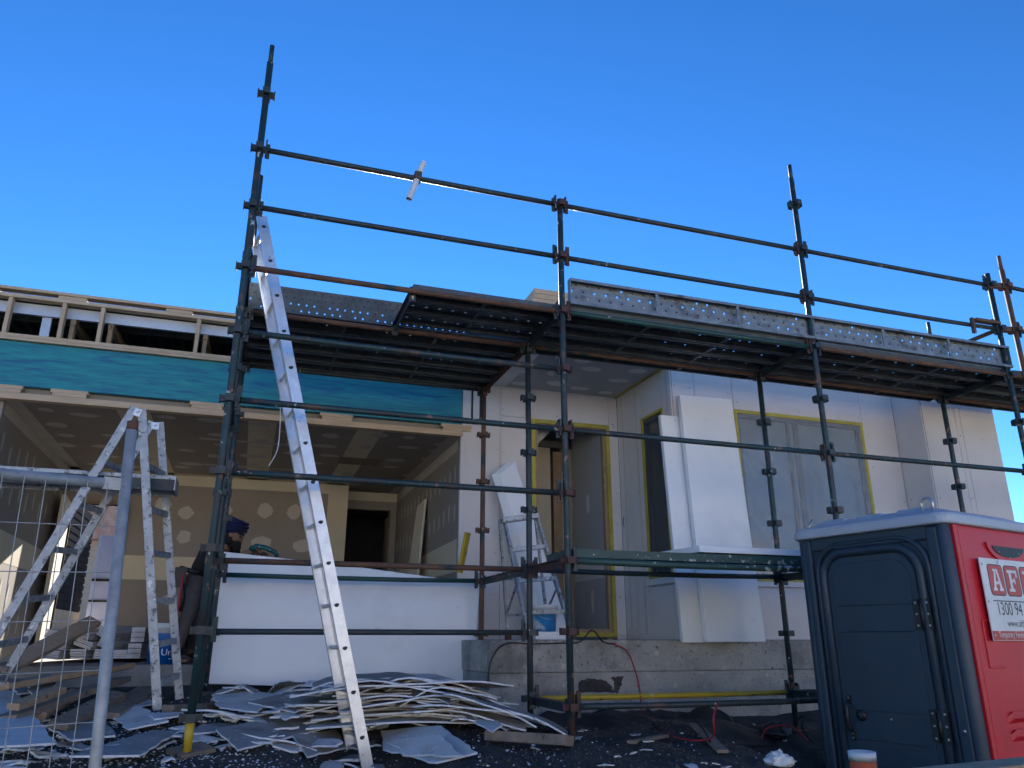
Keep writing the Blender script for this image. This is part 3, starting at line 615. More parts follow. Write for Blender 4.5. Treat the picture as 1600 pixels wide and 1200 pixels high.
for nm, xa, xb in (('just right of the middle post', XM, XR), ('left of the paired end posts', XR, XR2), ('past the paired end posts', XR2 + .05, 9.5)):
    for i in range(4): plank(2.36, 'plank', ((xa + xb) / 2, 5.33 + i * .245, DZ + random.uniform(0, .003)), (0, 0, 0), f'dark steel plank, {ORD[i]} from the front, upper deck {nm}', 'planks of the right scaffold decks')
plank(2.36, 'toe', (cl, 5.985, ZK(6) + .136), (R(90), 0, 0), 'dark steel plank standing on edge as a toe board behind the left ledger', 'toe boards')
plank(2.36, 'galv', ((XM + XR) / 2 + .03, 5.22, DZ + .1145), (R(-90), 0, 0), 'galvanised dimpled plank on edge as toe board, just right of the rusty middle post', 'toe boards')
plank(2.36, 'galv', ((XR + XR2) / 2 + .02, 5.22, DZ + .1145), (R(-90), 0, 0), 'galvanised dimpled plank on edge as toe board, left of the paired end posts', 'toe boards')
for i in range(2): plank(2.36, 'paintwhite' if i == 0 else 'plank', ((XM + XR) / 2, 5.33 + i * .25, ZK(2) + .088), (0, 0, 0), ['white splashed steel plank lying low at the front beside the toilet', 'dark steel plank lying low behind the white splashed plank'][i], 'low planks behind the toilet')
# short pipe clamped on the top rail
a, b = at(639, 311, 5.16), at(662, 254, 5.17); zc = ZK(8)
mid = at(653, 275, 5.16); dd = (b - a).normalized()
mb = MB(); mb.tube([a, b], .0235, 14, 0, False); mb.tube([b, a], .019, 14, 0, False)
po = mb.build('clamped_pipe', ['bucketw'], loc=mid); tag(po, 'short grey pipe clamped across the topmost scaffold rail', 'pipe')
mb = MB(); mb.bx(mid.x - .028, mid.x + .028, 5.135, YF + .035, zc - .04, zc + .03); mb.build('clamp', ['rust'], po, bevel=.008)

# ------------------------------------------------------------------ long ladder
lt, lb = at(409, 338, 5.46), at(573, 1190, 5.46)
lb = lb + (lb - lt).normalized() * .33
off = Vector((-.045, .34, 0)); dl = (lt - lb).normalized()
lad = thing('ladder', 'long silver aluminium ladder leaning on the scaffold from the rubble', 'ladder', lb)
wside = dl.cross(off).normalized()
def stile(p0, p1, ins):
    mb = MB(); n_ = off.normalized()
    mb.bar(p0, p1, .006, .075, 0, wside)
    for s in (-1, 1): mb.bar(p0 + wside * s * .0345 + n_ * ins * .014, p1 + wside * s * .0345 + n_ * ins * .014, .022, .006, 0, wside)
    return mb
nR = 15
for s, base in ((1, Vector((0, 0, 0))), (-1, off)):
    mb = stile(lb + base, lt + base, s)
    if s == 1:
        for i in range(nR):
            c = lb.lerp(lt, (i + .7) / nR); nn = -off.normalized() * .0042
            mb.add([c + nn + (wside * math.cos(t) * .017 + dl * math.sin(t) * (.017 if math.sin(t) < 0 else .008)) for t in [2 * math.pi * q / 12 for q in range(12)]], [list(range(12))], 1)
            for q in range(12):
                pass
    mb.build('stile', ['alu', 'gap'], lad)
for i in range(nR):
    c = lb.lerp(lt, (i + .7) / nR); mb = MB(); mb.tube([c + off * .02, c + off * .98], .015, 8); mb.build('rung', ['alu'], lad)
mb = MB(); mb.bar(lb - dl * .05, lb + dl * .04, .035, .085, 0, wside); mb.build('rubber_foot', ['black'], lad)
mb = MB(); mb.bar(lb + off - dl * .05, lb + off + dl * .04, .035, .085, 0, wside); mb.build('rubber_foot', ['black'], lad)

# ------------------------------------------------------------------ trestle with plank (left)
tn, tf = 6.4, 6.95
topn, topf = at(222, 640, tn), at(250, 660, tf)
tr = thing('trestle_ladder', 'paint spattered aluminium trestle ladder standing open in front of the garage', 'trestle', Vector((-.9, 6.65, gz(-.9, 6.65))))
def legrail(a, b):
    mb = MB(); mb.bar(a, b, .06, .028, 0, (0, 1, 0)); return mb
fa_n = at(245, 1118, tn); fa_n.z = gz(fa_n.x, fa_n.y) + .02; fa_f = at(281, 1088, tf + .1); fa_f.z = gz(fa_f.x, fa_f.y) + .02
dxB = .367
tb_n = at(211, 636, tn); tb_f = topf + Vector((-.06, 0, 0))
fb_n = Vector((tb_n.x - dxB * (tb_n.z - gz(-1.75, 6.4)), tn, gz(-1.75, 6.4) + .02)); fb_f = Vector((tb_f.x - dxB * (tb_f.z - gz(-1.75, 7)), tf + .1, gz(-1.75, 7) + .02))
for a, b in ((topn, fa_n), (topf, fa_f)): legrail(a, b).build('leg', ['alup'], tr)
for a, b in ((tb_n, fb_n), (tb_f, fb_f)): legrail(a, b).build('leg', ['alup'], tr)
for t in (.2, .35, .5, .66, .8, .92):
    mb = MB(); mb.bar(topn.lerp(fa_n, t), topf.lerp(fa_f, t), .03, .045); mb.build('rung', ['alup'], tr)
    mb = MB(); mb.bar(tb_n.lerp(fb_n, t), tb_f.lerp(fb_f, t), .03, .045); mb.build('rung', ['alup'], tr)
for a, b in ((topn, tb_n), (topf, tb_f)):
    mb = MB(); c = (a + b) / 2 + Vector((0, -.02, -.0)); mb.bar(a + Vector((.0, -.022, -.04)), b + Vector((0, -.022, -.04)), .01, .06, 0); mb.tube([c + Vector((0, -.03, -.03)), c + Vector((0, .01, -.03))], .013, 10); mb.build('hinge', ['steel'], tr)
zr = topn.lerp(fa_n, .25).z
pe = at(273, 752, 6.5); mb = MB(); zt = pe.z; L_ = 3.2
mb.bx(pe.x - L_, pe.x, 6.495, 6.52, zt + .012, zt + .04); mb.bx(pe.x - L_, pe.x, 6.505, 6.509, zt - .06, zt + .0115, 1); mb.bx(pe.x - L_, pe.x, 6.495, 6.52, zt - .075, zt - .061, 1); mb.bx(pe.x - L_, pe.x, 6.82, 6.824, zt - .07, zt + .04)
for i in range(6): mb.bx(pe.x - L_, pe.x, 6.521 + i * .05, 6.565 + i * .05, zt + .02, zt + .036)
for i in range(8): mb.bx(pe.x - .04 - i * .44, pe.x - i * .44 - .002, 6.51, 6.819, zt - .03, zt + .0115, 1)
mb.bx(pe.x + .0005, pe.x + .008, 6.495, 6.82, zt - .07, zt + .04)
tag(mb.build('trestle_plank', ['alup', 'dark']), 'long aluminium plank resting through the trestle ladder in front of the garage', 'plank')  # web, lower flange and ribs coloured dark as shade under the lit top

# ------------------------------------------------------------------ temporary fence (foreground left)
P2 = Vector((-.39, 2.905)); P1d = Vector((-.981, -.19)).normalized()
fen = thing('temporary_fence', 'galvanised temporary fence panel with wire mesh in the left foreground', 'fence', (P2.x, P2.y, gz(P2.x, P2.y)))
mb = MB(); pt, pb = at(206, 672, 2.93), at(148, 1200, 2.9); dirp = (pb - pt).normalized(); pb2 = pt + dirp * 2.15
mb.tube([pt, pb2], .0185, 14); mb.build('post', ['fence'], fen)
mb = MB(); mb.tube([pt + Vector((0, 0, .0)), pt + Vector((0, 0, .03))], .0195, 14); mb.build('post_cap', ['rust'], fen)
def fp(s, z): return Vector((P2.x + P1d.x * s, P2.y + P1d.y * s, z))
zr = E(.508); postx = lambda z: pt + dirp * ((pt.z - z) / -dirp.z)
q = postx(zr); e0 = fp(2.4, zr + .005); e1 = q.lerp(e0, .028)
mb = MB(); mb.tube([e1, e0], .0185, 14); mb.bar(q + Vector((-.012, 0, 0)), e1 + Vector((-.004, 0, 0)), .022, .042); mb.build('top_rail', ['fence'], fen)
mb = MB(); mb.tube([fp(0.02, .2), fp(2.4, .2)], .0185, 14); mb.build('bottom_rail', ['fence'], fen)
mb = MB(); mb.tube([fp(2.42, .02), fp(2.42, zr + .03)], .0185, 14); mb.build('post', ['fence'], fen)
mb = MB()
for i in range(38):
    s = .075 + i * .0605; top_ = fp(s, zr); bot = fp(s - .06, .2)
    mb.tube([top_, top_.lerp(bot, .5) + Vector((random.uniform(-.004, .004), 0, 0)), bot], .0017, 5, 0, False)
for j in range(9):
    z = zr - .155 - j * .152; q = postx(z)
    mb.tube([q + Vector((.0, -.004, .012)), fp(.4, z), fp(1.2, z - .004), fp(2.42, z)], .0017, 5, 0, False)
mb.build('wire_mesh', ['fence'], fen)

# ------------------------------------------------------------------ portable toilet
TC = Vector((4.16, 3.746, 0.0)); TA = R(13.5)
TC.z = gz(4.6, 4.0) - .01
toi = thing('portable_toilet', 'navy and red portable toilet with white roof at the right edge', 'toilet', TC, None, TA)
TH = E(.71) - TC.z; TW = 1.1
def tpart(mb, name, mats, parent=None, bevel=0): return mb.build(name, mats, parent or toi, bevel, local=True)
mb = MB(); mb.bx(.02, TW, .02, TW, .1, TH - .005); mb.bx(0, TW + .02, 0, TW + .02, 0, .1)
# corner columns with rounded nose, door-side wall ribs
mb.tube([(.035, .035, .1), (.035, .035, TH)], .045, 18); mb.tube([(.035, TW - .035, .1), (.035, TW - .035, TH)], .045, 18)
mb.bx(-.012, .03, .05, .125, .1, TH - .02); mb.bx(-.012, .03, TW - .1, TW - .05, .1, TH - .02); mb.bx(-.002, .03, .125, TW - .1, TH - .1, TH - .005)
tpart(mb, 'body', ['navy'], bevel=.012)
def arch(y0, y1, zt, r, n=8):
    pts = [(y0, .12)] + [(y0 + r - r * math.cos(t), zt - r + r * math.sin(t)) for t in [math.pi / 2 * i / n for i in range(n + 1)]] + [(y1 - r + r * math.sin(t), zt - r + r * math.cos(t)) for t in [math.pi / 2 * i / n for i in range(n + 1)]] + [(y1, .12)]
    return pts
D0, D1, DT = .245, .895, TH - .16
mb = MB()
mb.tube([(.012, y, z) for y, z in arch(D0 - .035, D1 + .035, DT + .035, .17)], .03, 12)
mb.tube([(.008, y, z) for y, z in arch(D0 - .1, D1 + .075, DT + .095, .2)], .018, 10)
tpart(mb, 'door_surround', ['navy'])
mb = MB(); mb.prism([(.014, y, z) for y, z in arch(D0, D1, DT, .15)], (-.008, 0, 0))
mb.prism([(.006, y, z) for y, z in arch(D0 + .04, D1 - .04, DT - .04, .12)], (-.006, 0, 0))
for z, h in ((DT - .33, .012), (DT - .5, .006), (1.02, .014), (.84, .01)): mb.prism([(.0, D0 + .06, z), (.0, D1 - .06, z), (.0, D1 - .1, z + h), (.0, D0 + .1, z + h)], (-.009, 0, 0))
door = tpart(mb, 'door', ['navy'], bevel=.004)
for z in (DT - .38, .98):
    mb = MB(); mb.bx(-.012, .0, D0 - .075, D0 - .035, z - .11, z + .08); mb.bx(-.012, -.0, D0 + .0, D0 + .04, z - .11, z + .08); mb.tube([(-.014, D0 - .018, z - .11), (-.014, D0 - .018, z + .08)], .012, 10)
    for yy in (D0 - .055, D0 + .02):
        for dz in (-.085, -.015, .055): mb.ball((-.013, yy, z + dz), .005, .009, .009, 8, 1)
    tpart(mb, 'hinge', ['black', 'steel'], door)
mb = MB(); hy = D1 - .055; mb.tube([(.0, hy, 1.07), (-.04, hy, 1.05), (-.045, hy, .98), (-.04, hy, .9), (.0, hy, .88)], .012, 10)
for z in (1.08, .86):
    mb.bx(-.01, 0, hy - .016, hy + .016, z - .03, z + .03)
    for dz in (-.014, .014): mb.ball((-.011, hy, z + dz), .004, .006, .006, 8, 1)
tpart(mb, 'handle', ['black', 'steel'], door)
mb = MB(); mb.lathe([(.036, 0), (.036, .008), (.02, .014), (0.001, .014)], (-.003, hy - .08, .99), 20, 0, (-1, 0, 0)); mb.ball((-.016, hy - .08, .99), .003, .012, .01, 10, 1); tpart(mb, 'lock', ['black', 'tool'], door)
mb = MB(); mb.ball((-.012, D0 + .3, .98), .004, .007, .007, 8, 0); mb.ball((-.014, .085, .95), .006, .012, .012, 10, 0); tpart(mb, 'bolt', ['steel'])
# red side wall
mb = MB()
mb.bx(.085, TW, -.004, .02, .1, TH - .005); mb.bx(.068, .11, -.02, .02, .1, TH - .005); mb.bx(.128, .138, -.012, .0, .1, TH - .03)
for z in (.88, .98, .62, .5): mb.prism([(.32, -.003, z), (1.05, -.003, z), (1.03, -.024, z + .03), (.36, -.024, z + .03)], (0, 0, .04))
# panel moulding beside the sign, as a shallow stepped frame
mb.bx(.222, .236, -.012, -.003, 1.3, 1.58); mb.bx(.236, .4, -.012, -.003, 1.57, 1.583); mb.bx(.236, .4, -.012, -.003, 1.297, 1.31)
side = tpart(mb, 'side_panel', ['tred'], bevel=.006)
mb = MB(); vc, vz = .7, TH - .1
mb.prism([(vc + .26 * math.cos(t), -.005, vz + .125 * math.sin(t)) for t in [math.pi + math.pi * i / 16 for i in range(17)]], (0, -.012, 0), 0)
mb.prism([(vc + .2 * math.cos(t), -.0172, vz - .02 + .07 * math.sin(t)) for t in [math.pi + math.pi * i / 12 for i in range(13)]], (0, -.004, 0), 1)
for dx in (-.13, 0, .13): mb.ball((vc + dx, -.02, vz - .09 + abs(dx) * .25), .005, .004, .005, 8, 2)
tpart(mb, 'vent', ['tred', 'black', 'steel'], side)
# sign
SX0, SZ0, SZ1, SW = .275, 1.435 - 0.0, 1.945, .76
dz_ = TC.z
SZ0 = E(-.005) - TC.z; SZ1 = E(.5) - TC.z
mb = MB(); mb.bx(SX0, SX0 + SW, -.034, -.028, SZ0, SZ1); sign = tpart(mb, 'sign', ['signw'])
mb = MB(); mb.bx(SX0 + .003, SX0 + SW - .003, -.0355, -.0342, SZ0 + .003, SZ0 + .058); tpart(mb, 'sign_band', ['signr'], sign)
def rrect(x0, x1, z0, z1, r, n=5):
    c = [(x1 - r, z1 - r, 0), (x0 + r, z1 - r, 90), (x0 + r, z0 + r, 180), (x1 - r, z0 + r, 270)]
    return [(cx + r * math.cos(R(a + 90 * i / n)), cz + r * math.sin(R(a + 90 * i / n))) for cx, cz, a in c for i in range(n + 1)]
bz0, bz1 = SZ1 - .232, SZ1 - .035
mb = MB()
for i in range(3):
    mb = MB(); x0 = SX0 + .075 + i * .2
    mb.prism([(x, -.0342, z) for x, z in rrect(x0, x0 + .187, bz0, bz1, .03)], (0, -.0008, 0), 1)
    mb.prism([(x, -.0351, z) for x, z in rrect(x0 + .006, x0 + .181, bz0 + .006, bz1 - .006, .026)], (0, -.0008, 0), 0)
    tpart(mb, 'letter_block', ['signr', 'signk'], sign)
def letter(mb, polys, x0, z0, w_, h_):
    for P in polys: mb.prism([(x0 + x * w_, -.0361, z0 + z * h_) for x, z in P], (0, -.0012, 0), 0)
mb = MB()
A_ = [[(0, 0), (.38, 0), (.38, .13), (0, .13)], [(.62, 0), (1, 0), (1, .13), (.62, .13)], [(.1, .13), (.28, .13), (.5, 1), (.33, 1)], [(.5, 1), (.33, 1), (.33, .86), (.46, .86)][::-1], [(.72, .13), (.92, .13), (.66, 1), (.5, 1)], [(.33, .3), (.67, .3), (.63, .43), (.37, .43)]]
A_[3] = [(.2, .88), (.34, .88), (.4, 1), (.2, 1)]
F_ = [[(0, 0), (.55, 0), (.55, .13), (0, .13)], [(.15, .13), (.4, .13), (.4, .87), (.15, .87)], [(0, .87), (1, .87), (1, 1), (0, 1)], [(.84, .68), (1, .68), (1, .87), (.84, .87)], [(.4, .44), (.72, .44), (.72, .57), (.4, .57)], [(.62, .36), (.74, .36), (.74, .66), (.62, .66)]]
T_ = [[(.25, 0), (.75, 0), (.75, .13), (.25, .13)], [(.38, .13), (.62, .13), (.62, .87), (.38, .87)], [(0, .87), (1, .87), (1, 1), (0, 1)]]
hh = bz1 - bz0
for i, P in enumerate((A_, F_, T_)):
    mb = MB(); letter(mb, P, SX0 + .075 + i * .2 + .035, bz0 + .03, .12, hh - .06)
    tpart(mb, 'lettering', ['signw'], sign)
def text(body, size, m, place, parent, name='lettering', local=True, sx=1.0, bend=None):
    cu = bpy.data.curves.new('txt', 'FONT'); cu.body = body; cu.size = size; cu.resolution_u = 3
    ob = bpy.data.objects.new('txt', cu); COL.objects.link(ob)
    dg = bpy.context.evaluated_depsgraph_get(); me = bpy.data.meshes.new_from_object(ob.evaluated_get(dg))
    mb = MB(); mb.add([place(v.co.x * sx, v.co.y) for v in me.vertices], [list(p_.vertices) for p_ in me.polygons])
    bpy.data.objects.remove(ob); bpy.data.meshes.remove(me)
    return mb.build(name, [m], parent, local=local)
text('1300 94', .115, 'signk', lambda x, z: Vector((SX0 + .105 + x, -.0348, SZ0 + .155 + z)), sign, sx=.84)
text('www.afthi', .062, 'signk', lambda x, z: Vector((SX0 + .2 + x, -.0348, SZ0 + .085 + z)), sign, sx=.95)
text('Temporary Fencing', .052, 'signw', lambda x, z: Vector((SX0 + .07 + x, -.0362, SZ0 + .02 + z)), sign, sx=.8)
mb = MB(); mb.bx(SX0 + .08, SX0 + SW - .05, -.0352, -.0342, bz0 - .035, bz0 - .029)
tpart(mb, 'rule_line', ['signk'], sign)
mb = MB()
for x, z in ((.022, SZ1 - .04), (.022, SZ1 - .27), (.024, SZ0 + .032), (.22, SZ1 - .02), (.34, SZ0 + .03)): mb.ball((SX0 + x, -.0355, z), .009, .004, .009, 8)
tpart(mb, 'rivet', ['steel'], sign)
# roof: shallow dome with bevelled rim and raised ribs
mb = MB(); o_ = .045
def ring(e, z, r=.09, n=5):
    x0, x1, y0, y1 = -o_ + e, TW + o_ - e, -o_ + e, TW + o_ - e; r = max(.02, r - e * .3)
    return [(x1 - r + r * math.cos(t), y1 - r + r * math.sin(t), z) for t in [math.pi / 2 * i / n for i in range(n + 1)]] + [(x0 + r - r * math.sin(t), y1 - r + r * math.cos(t), z) for t in [math.pi / 2 * i / n for i in range(n + 1)]] + [(x0 + r - r * math.cos(t), y0 + r - r * math.sin(t), z) for t in [math.pi / 2 * i / n for i in range(n + 1)]] + [(x1 - r + r * math.sin(t), y0 + r - r * math.cos(t), z) for t in [math.pi / 2 * i / n for i in range(n + 1)]]
rings = [ring(.03, TH - .012), ring(0, TH - .008), ring(0, TH + .045), ring(.012, TH + .06), ring(.09, TH + .085), ring(.16, TH + .115), ring(.3, TH + .135), ring(.5, TH + .145)]
nn = len(rings[0])
mb.add([v for r_ in rings for v in r_], [(i * nn + k, i * nn + (k + 1) % nn, (i + 1) * nn + (k + 1) % nn, (i + 1) * nn + k) for i in range(len(rings) - 1) for k in range(nn)] + [[(len(rings) - 1) * nn + k for k in range(nn)], [k for k in reversed(range(nn))]], 0, False)
for y in (.14, .45, .74):
    mb.prism([(.02, y, TH + .06), (.12, y + .03, TH + .128), (.98, y + .03, TH + .128), (1.08, y, TH + .06)], (0, .2, 0))
roof = tpart(mb, 'roof', ['troof'], bevel=.012)
mb = MB(); c = Vector((.06, .12, TH + .075)); mb.tube([c + Vector((0, -.035, 0)), c + Vector((0, -.038, .06))] + [c + Vector((0, .038 * -math.cos(t), .06 + .038 * math.sin(t))) for t in (.5, 1, 1.57, 2.1, 2.6)] + [c + Vector((0, .038, .06)), c + Vector((0, .035, 0))], .009, 8); mb.bx(c.x - .02, c.x + .02, c.y - .05, c.y + .05, c.z - .015, c.z + .006); tpart(mb, 'lifting_eye', ['steel'], roof)
mb = MB(); c = Vector((.04, TW - .06, TH + .06)); mb.tube([c, c + Vector((.03, -.03, .08))], .008, 8); mb.bx(c.x - .02, c.x + .02, c.y - .02, c.y + .02, c.z - .01, c.z + .01); tpart(mb, 'latch', ['steel'], roof)

# ------------------------------------------------------------------ foam boards
def slabq(name, pts, t, label, cat, group=None, m='foam', bevel=.004):
    mb = MB(); mb.prism(pts, t); return tag(mb.build(name, [m], bevel=bevel), label, cat, group)
g1 = 'white foam boards'
slabq('foam_board', [at(1105, 1003, 6.4), at(1197, 1003, 6.4), at(1143, 624, 6.585), at(1062, 617, 6.585)], (0, .06, .003), 'tall white foam board leaning on the house corner beside the big window', 'foam board', g1)
slabq('foam_board', [at(1068, 1004, 6.48), at(1130, 1004, 6.48), at(1075, 652, 6.655), at(1032, 648, 6.655)][::1], (0, .05, .003), 'narrower white foam board tucked behind the tall one at the house corner', 'foam board', g1)
a = at(1085, 868, 5.3)
slabq('foam_board', [(a.x, 5.22, ZK(2) + .1), (a.x + 1.0, 5.22, ZK(2) + .1), (a.x + 1.0, 6.15, ZK(2) + .1), (a.x - .1, 6.15, ZK(2) + .1)], (0, 0, .05), 'white foam board lying flat on the low scaffold plank behind the toilet', 'foam board', g1)
bb = [at(318, 1068, 7.45), at(738, 1082, 7.45), at(750, 909, 7.57), at(344, 903, 7.57)]
slabq('foam_sheet', bb, (0, .05, .004), 'large white foam sheet standing upright across the garage mouth', 'foam sheet', g1)
slabq('foam_sheet', [at(336, 1040, 7.57), at(735, 1040, 7.57), at(720, 908, 7.66), at(545, 884, 7.66), at(350, 862, 7.66)], (0, .05, .004), 'white foam sheet behind the upright one, its top edge sloping, under the worker', 'foam sheet', g1)
fo = [at(768, 742, 7.8), at(793, 722, 7.78), at(880, 1003, 7.5), at(846, 1003, 7.52)]
mb = MB(); mb.prism(fo[::-1], (.075, -.05, 0)); tag(mb.build('foam_offcut', ['foam'], bevel=.004), 'long grey white foam offcut leaning behind the stepladder by the entry door', 'foam board', g1)

# ------------------------------------------------------------------ stepladder by the door
st = thing('stepladder', 'plaster crusted aluminium stepladder open on the porch slab by the entry door', 'stepladder', (2.6, 7.2, E(0)))
tl, tr_ = at(788, 812, 7.2), at(838, 804, 7.2)
fl, fr = at(826, 1000, 6.85), at(895, 1003, 6.85); fl.z = fr.z = E(.005)
rl, rr_ = at(794, 1000, 7.45), at(858, 1000, 7.5); rl.z = rr_.z = E(.005)
for a, b in ((tl, fl), (tr_, fr)):
    mb = MB(); mb.bar(a, b, .05, .022, 0, (1, 0, 0)); mb.build('rail', ['alup'], st)
for a, b in ((tl + Vector((-.03, .06, 0)), rl), (tr_ + Vector((.01, .06, 0)), rr_)):
    mb = MB(); mb.bar(a, b, .04, .02, 0, (1, 0, 0)); mb.build('rear_leg', ['alup'], st)
mb = MB(); mb.bar(tl + Vector((-.03, .02, -.01)), tr_ + Vector((.01, .02, -.01)), .14, .05); mb.build('top_step', ['alup'], st, .004)
for t in (.27, .53, .79):
    mb = MB(); a, b = tl.lerp(fl, t), tr_.lerp(fr, t); mb.bar(a + Vector((0, .03, 0)), b + Vector((0, .03, 0)), .085, .04); mb.build('step', ['alup'], st, .003)
for t in (.5, .8):
    mb = MB(); mb.bar((tl + Vector((-.03, .06, 0))).lerp(rl, t), tr_.lerp(rr_, t) + Vector((0, .06, 0)), .02, .025); mb.build('brace', ['alup'], st)
for a, b in ((tl.lerp(fl, .55), (tl + Vector((-.03, .06, 0))).lerp(rl, .8)), (tr_.lerp(fr, .6), tr_.lerp(rr_, .78))):
    mb = MB(); mb.bar(a, b, .02, .01); mb.build('spreader', ['alup'], st)
for p_ in (rl, fl, fr, rr_):
    mb = MB(); mb.bx(p_.x - .025, p_.x + .025, p_.y - .03, p_.y + .03, E(0.002), E(.05)); mb.build('foot', ['rust'], st)
def bucket(name, c, r0, r1, h, m, mr, label, parent=None):
    mb = MB(); mb.lathe([(0.001, 0), (r0, 0), (r0 + (r1 - r0) * .75, h * .75)], c, 28, 0); o = mb.build(name, [m], loc=c); tag(o, label, 'bucket')
    mb = MB(); rm = r0 + (r1 - r0) * .75; mb.lathe([(rm, h * .75), (rm + .008, h * .75), (r1 + .006, h * .87), (r1 + .012, h * .88), (r1 + .012, h), (r1 - .004, h), (r1 - .01, h * .7), (.001, h * .7)], c, 28, 0); mb.build('rim', [mr], o)
    mb = MB(); mb.tube([Vector(c) + Vector((math.cos(t) * (r1 + .014), -math.sin(t) * .12 * 1.1, h * .9 - math.sin(t) * h * .45)) for t in [math.pi * i / 12 for i in range(13)]], .003, 6); mb.build('handle', ['steel'], o)
    return o
c = at(851, 995, 7.1); c.z = E(.075)
mb = MB(); mb.bx(c.x - .16, c.x + .2, 6.92, 7.3, E(.002), E(.072)); tag(mb.build('foam_block', ['foam'], bevel=.004), 'flat white foam block under the splashed bucket on the porch', 'foam block')
bucket('plaster_bucket', (c.x, c.y, c.z), .105, .12, .24, 'bucketp', 'bucketw', 'plaster splashed blue bucket on the porch under the stepladder')
c = at(257, 1036, 8.3); c.z = E(-.21)
bk = bucket('compound_bucket', (c.x, c.y, c.z), .155, .165, .36, 'bucket', 'bucketw', 'blue and white compound bucket marked Unit on the garage slab')
def wrapb(x, z):
    r_ = .1595; th = -math.pi / 2 - .2 + x / r_ + (.0); return Vector((c.x + r_ * math.cos(th), c.y + r_ * math.sin(th), c.z + .075 + z))
text('Unit', .082, 'signw', wrapb, bk, 'lettering', local=False)
mb = MB(); a0 = [(.07 + i * .012) for i in range(8)]
mb.add([wrapb(x, -.035) for x in a0] + [wrapb(x, -.028) for x in a0], [(i, i + 1, 9 + i, 8 + i) for i in range(7)]); mb.build('underline', ['signw'], bk)

# ------------------------------------------------------------------ worker
pw = thing('person', 'worker in navy turban and black top bending over the white foam sheet', 'person', (-.42, 8.3, E(-.21)))
def skin(chains, name, mats, parent, extra=None, sub=2):
    """chains: list of lists of (pos, radius); joined where positions repeat"""
    vs, rs, es, idx = [], [], [], {}
    for ch in chains:
        prev = None
        for p_, r in ch:
            k = tuple(round(q, 4) for q in p_)
            if k not in idx: idx[k] = len(vs); vs.append(Vector(p_)); rs.append(r)
            i = idx[k]
            if prev is not None: es.append((prev, i))
            prev = i
    me = bpy.data.meshes.new('sk'); me.from_pydata([tuple(v) for v in vs], es, []); ob = bpy.data.objects.new('sk', me); COL.objects.link(ob)
    ob.modifiers.new('s', 'SKIN'); ob.modifiers.new('d', 'SUBSURF').levels = sub
    for i, v in enumerate(me.skin_vertices[0].data):
        r = rs[i]; v.radius = r if isinstance(r, tuple) else (r, r); v.use_root = (i == 0)
    dg = bpy.context.evaluated_depsgraph_get(); m2 = bpy.data.meshes.new_from_object(ob.evaluated_get(dg))
    mb = MB(); mb.add([v.co.copy() for v in m2.vertices], [list(p_.vertices) for p_ in m2.polygons], 0, True)
    bpy.data.objects.remove(ob); bpy.data.meshes.remove(m2)
    if extra: extra(mb)
    return mb.build(name, mats, parent)
Z0 = E(-.21)
hip = (-.4, 8.32, Z0 + .8); chest = (-.255, 8.1, Z0 + .98); neckb = (-.175, 7.99, Z0 + 1.07); hd = Vector((-.118, 7.95, Z0 + 1.17))
def sh(s): return (-.22 + s * .1, 8.02 + s * .15, Z0 + 1.0)
elR, elL = (-.09, 7.83, Z0 + .92), (.0, 8.12, Z0 + .97)
haR, haL = (.075, 7.8, Z0 + 1.02), (.13, 7.95, Z0 + 1.0)
def leg(s, k=1.0): return [(hip, .12 * k), ((-.41 + s * .02, 8.3 + s * .1, Z0 + .72), .1 * k), ((-.38 + s * .05, 8.22 + s * .14, Z0 + .46), .07 * k), ((-.46 + s * .05, 8.26 + s * .15, Z0 + .1), .05 * k)]
def foot(s): return [((-.46 + s * .05, 8.26 + s * .15, Z0 + .1), .05), ((-.45 + s * .05, 8.24 + s * .15, Z0 + .045), .045), ((-.31 + s * .06, 8.18 + s * .16, Z0 + .035), .035)]
def hand(mb):
    for b0, d0 in ((Vector(haR), Vector((1, .1, .05)).normalized()), (Vector(haL), Vector((1, -.25, .05)).normalized())):
        sd_ = d0.cross(Vector((0, 0, 1))).normalized()
        for i, ln in enumerate((.03, .036, .034, .028)):
            p0 = b0 + d0 * .035 + sd_ * (i - 1.5) * .019
            mb.tube([p0 - d0 * .02, p0 + d0 * ln, p0 + d0 * (ln * 1.5) - Vector((0, 0, .018)), p0 + d0 * (ln * 1.3) - Vector((0, 0, .04))], .009, 8, 0, True, .007)
        mb.tube([b0 - sd_ * .02, b0 - sd_ * .05 + d0 * .02 - Vector((0, 0, .01)), b0 - sd_ * .045 + d0 * .05 - Vector((0, 0, .02))], .011, 8, 0, True, .008)
    # head: skull, jaw, nose, ear, eye sockets; looks down to the right
    fd = Vector((.86, -.3, -.42)).normalized(); q = Vector((1, 0, 0)).rotation_difference(fd)
    def fn(p_):
        v = Vector(p_); x = v.x
        if v.z < 0: v.y *= 1 + .25 * v.z; x = x * (1 + .12 * v.z)
        if x > .75 and abs(v.y) < .3 and -.25 < v.z < .25: x += .22 * (1 - abs(v.y) / .3) * (.25 - v.z) * 1.3
        if x > .5 and .1 < v.z < .35 and .2 < abs(v.y) < .5: x -= .06
        v.x = x; return q @ Vector((v.x * .1, v.y * .078, v.z * .12))
    mb.ball(hd, 1, 1, 1, 28, 0, fn)
    e = q @ Vector((0, -.08, -.01)); mb.ball(hd + e, .018, .01, .03, 10, 0)
body = skin([[(hip, .12), (chest, .13), (neckb, .07), (tuple(hd - Vector((0.02, -.02, .05))), .05)], [(chest, .13), (sh(-1), .06), (elR, .042), (haR, .03)], [(chest, .13), (sh(1), .06), (elL, .042), (haL, .03)], leg(-1), leg(1), foot(-1), foot(1)], 'body', ['skin'], pw, hand)
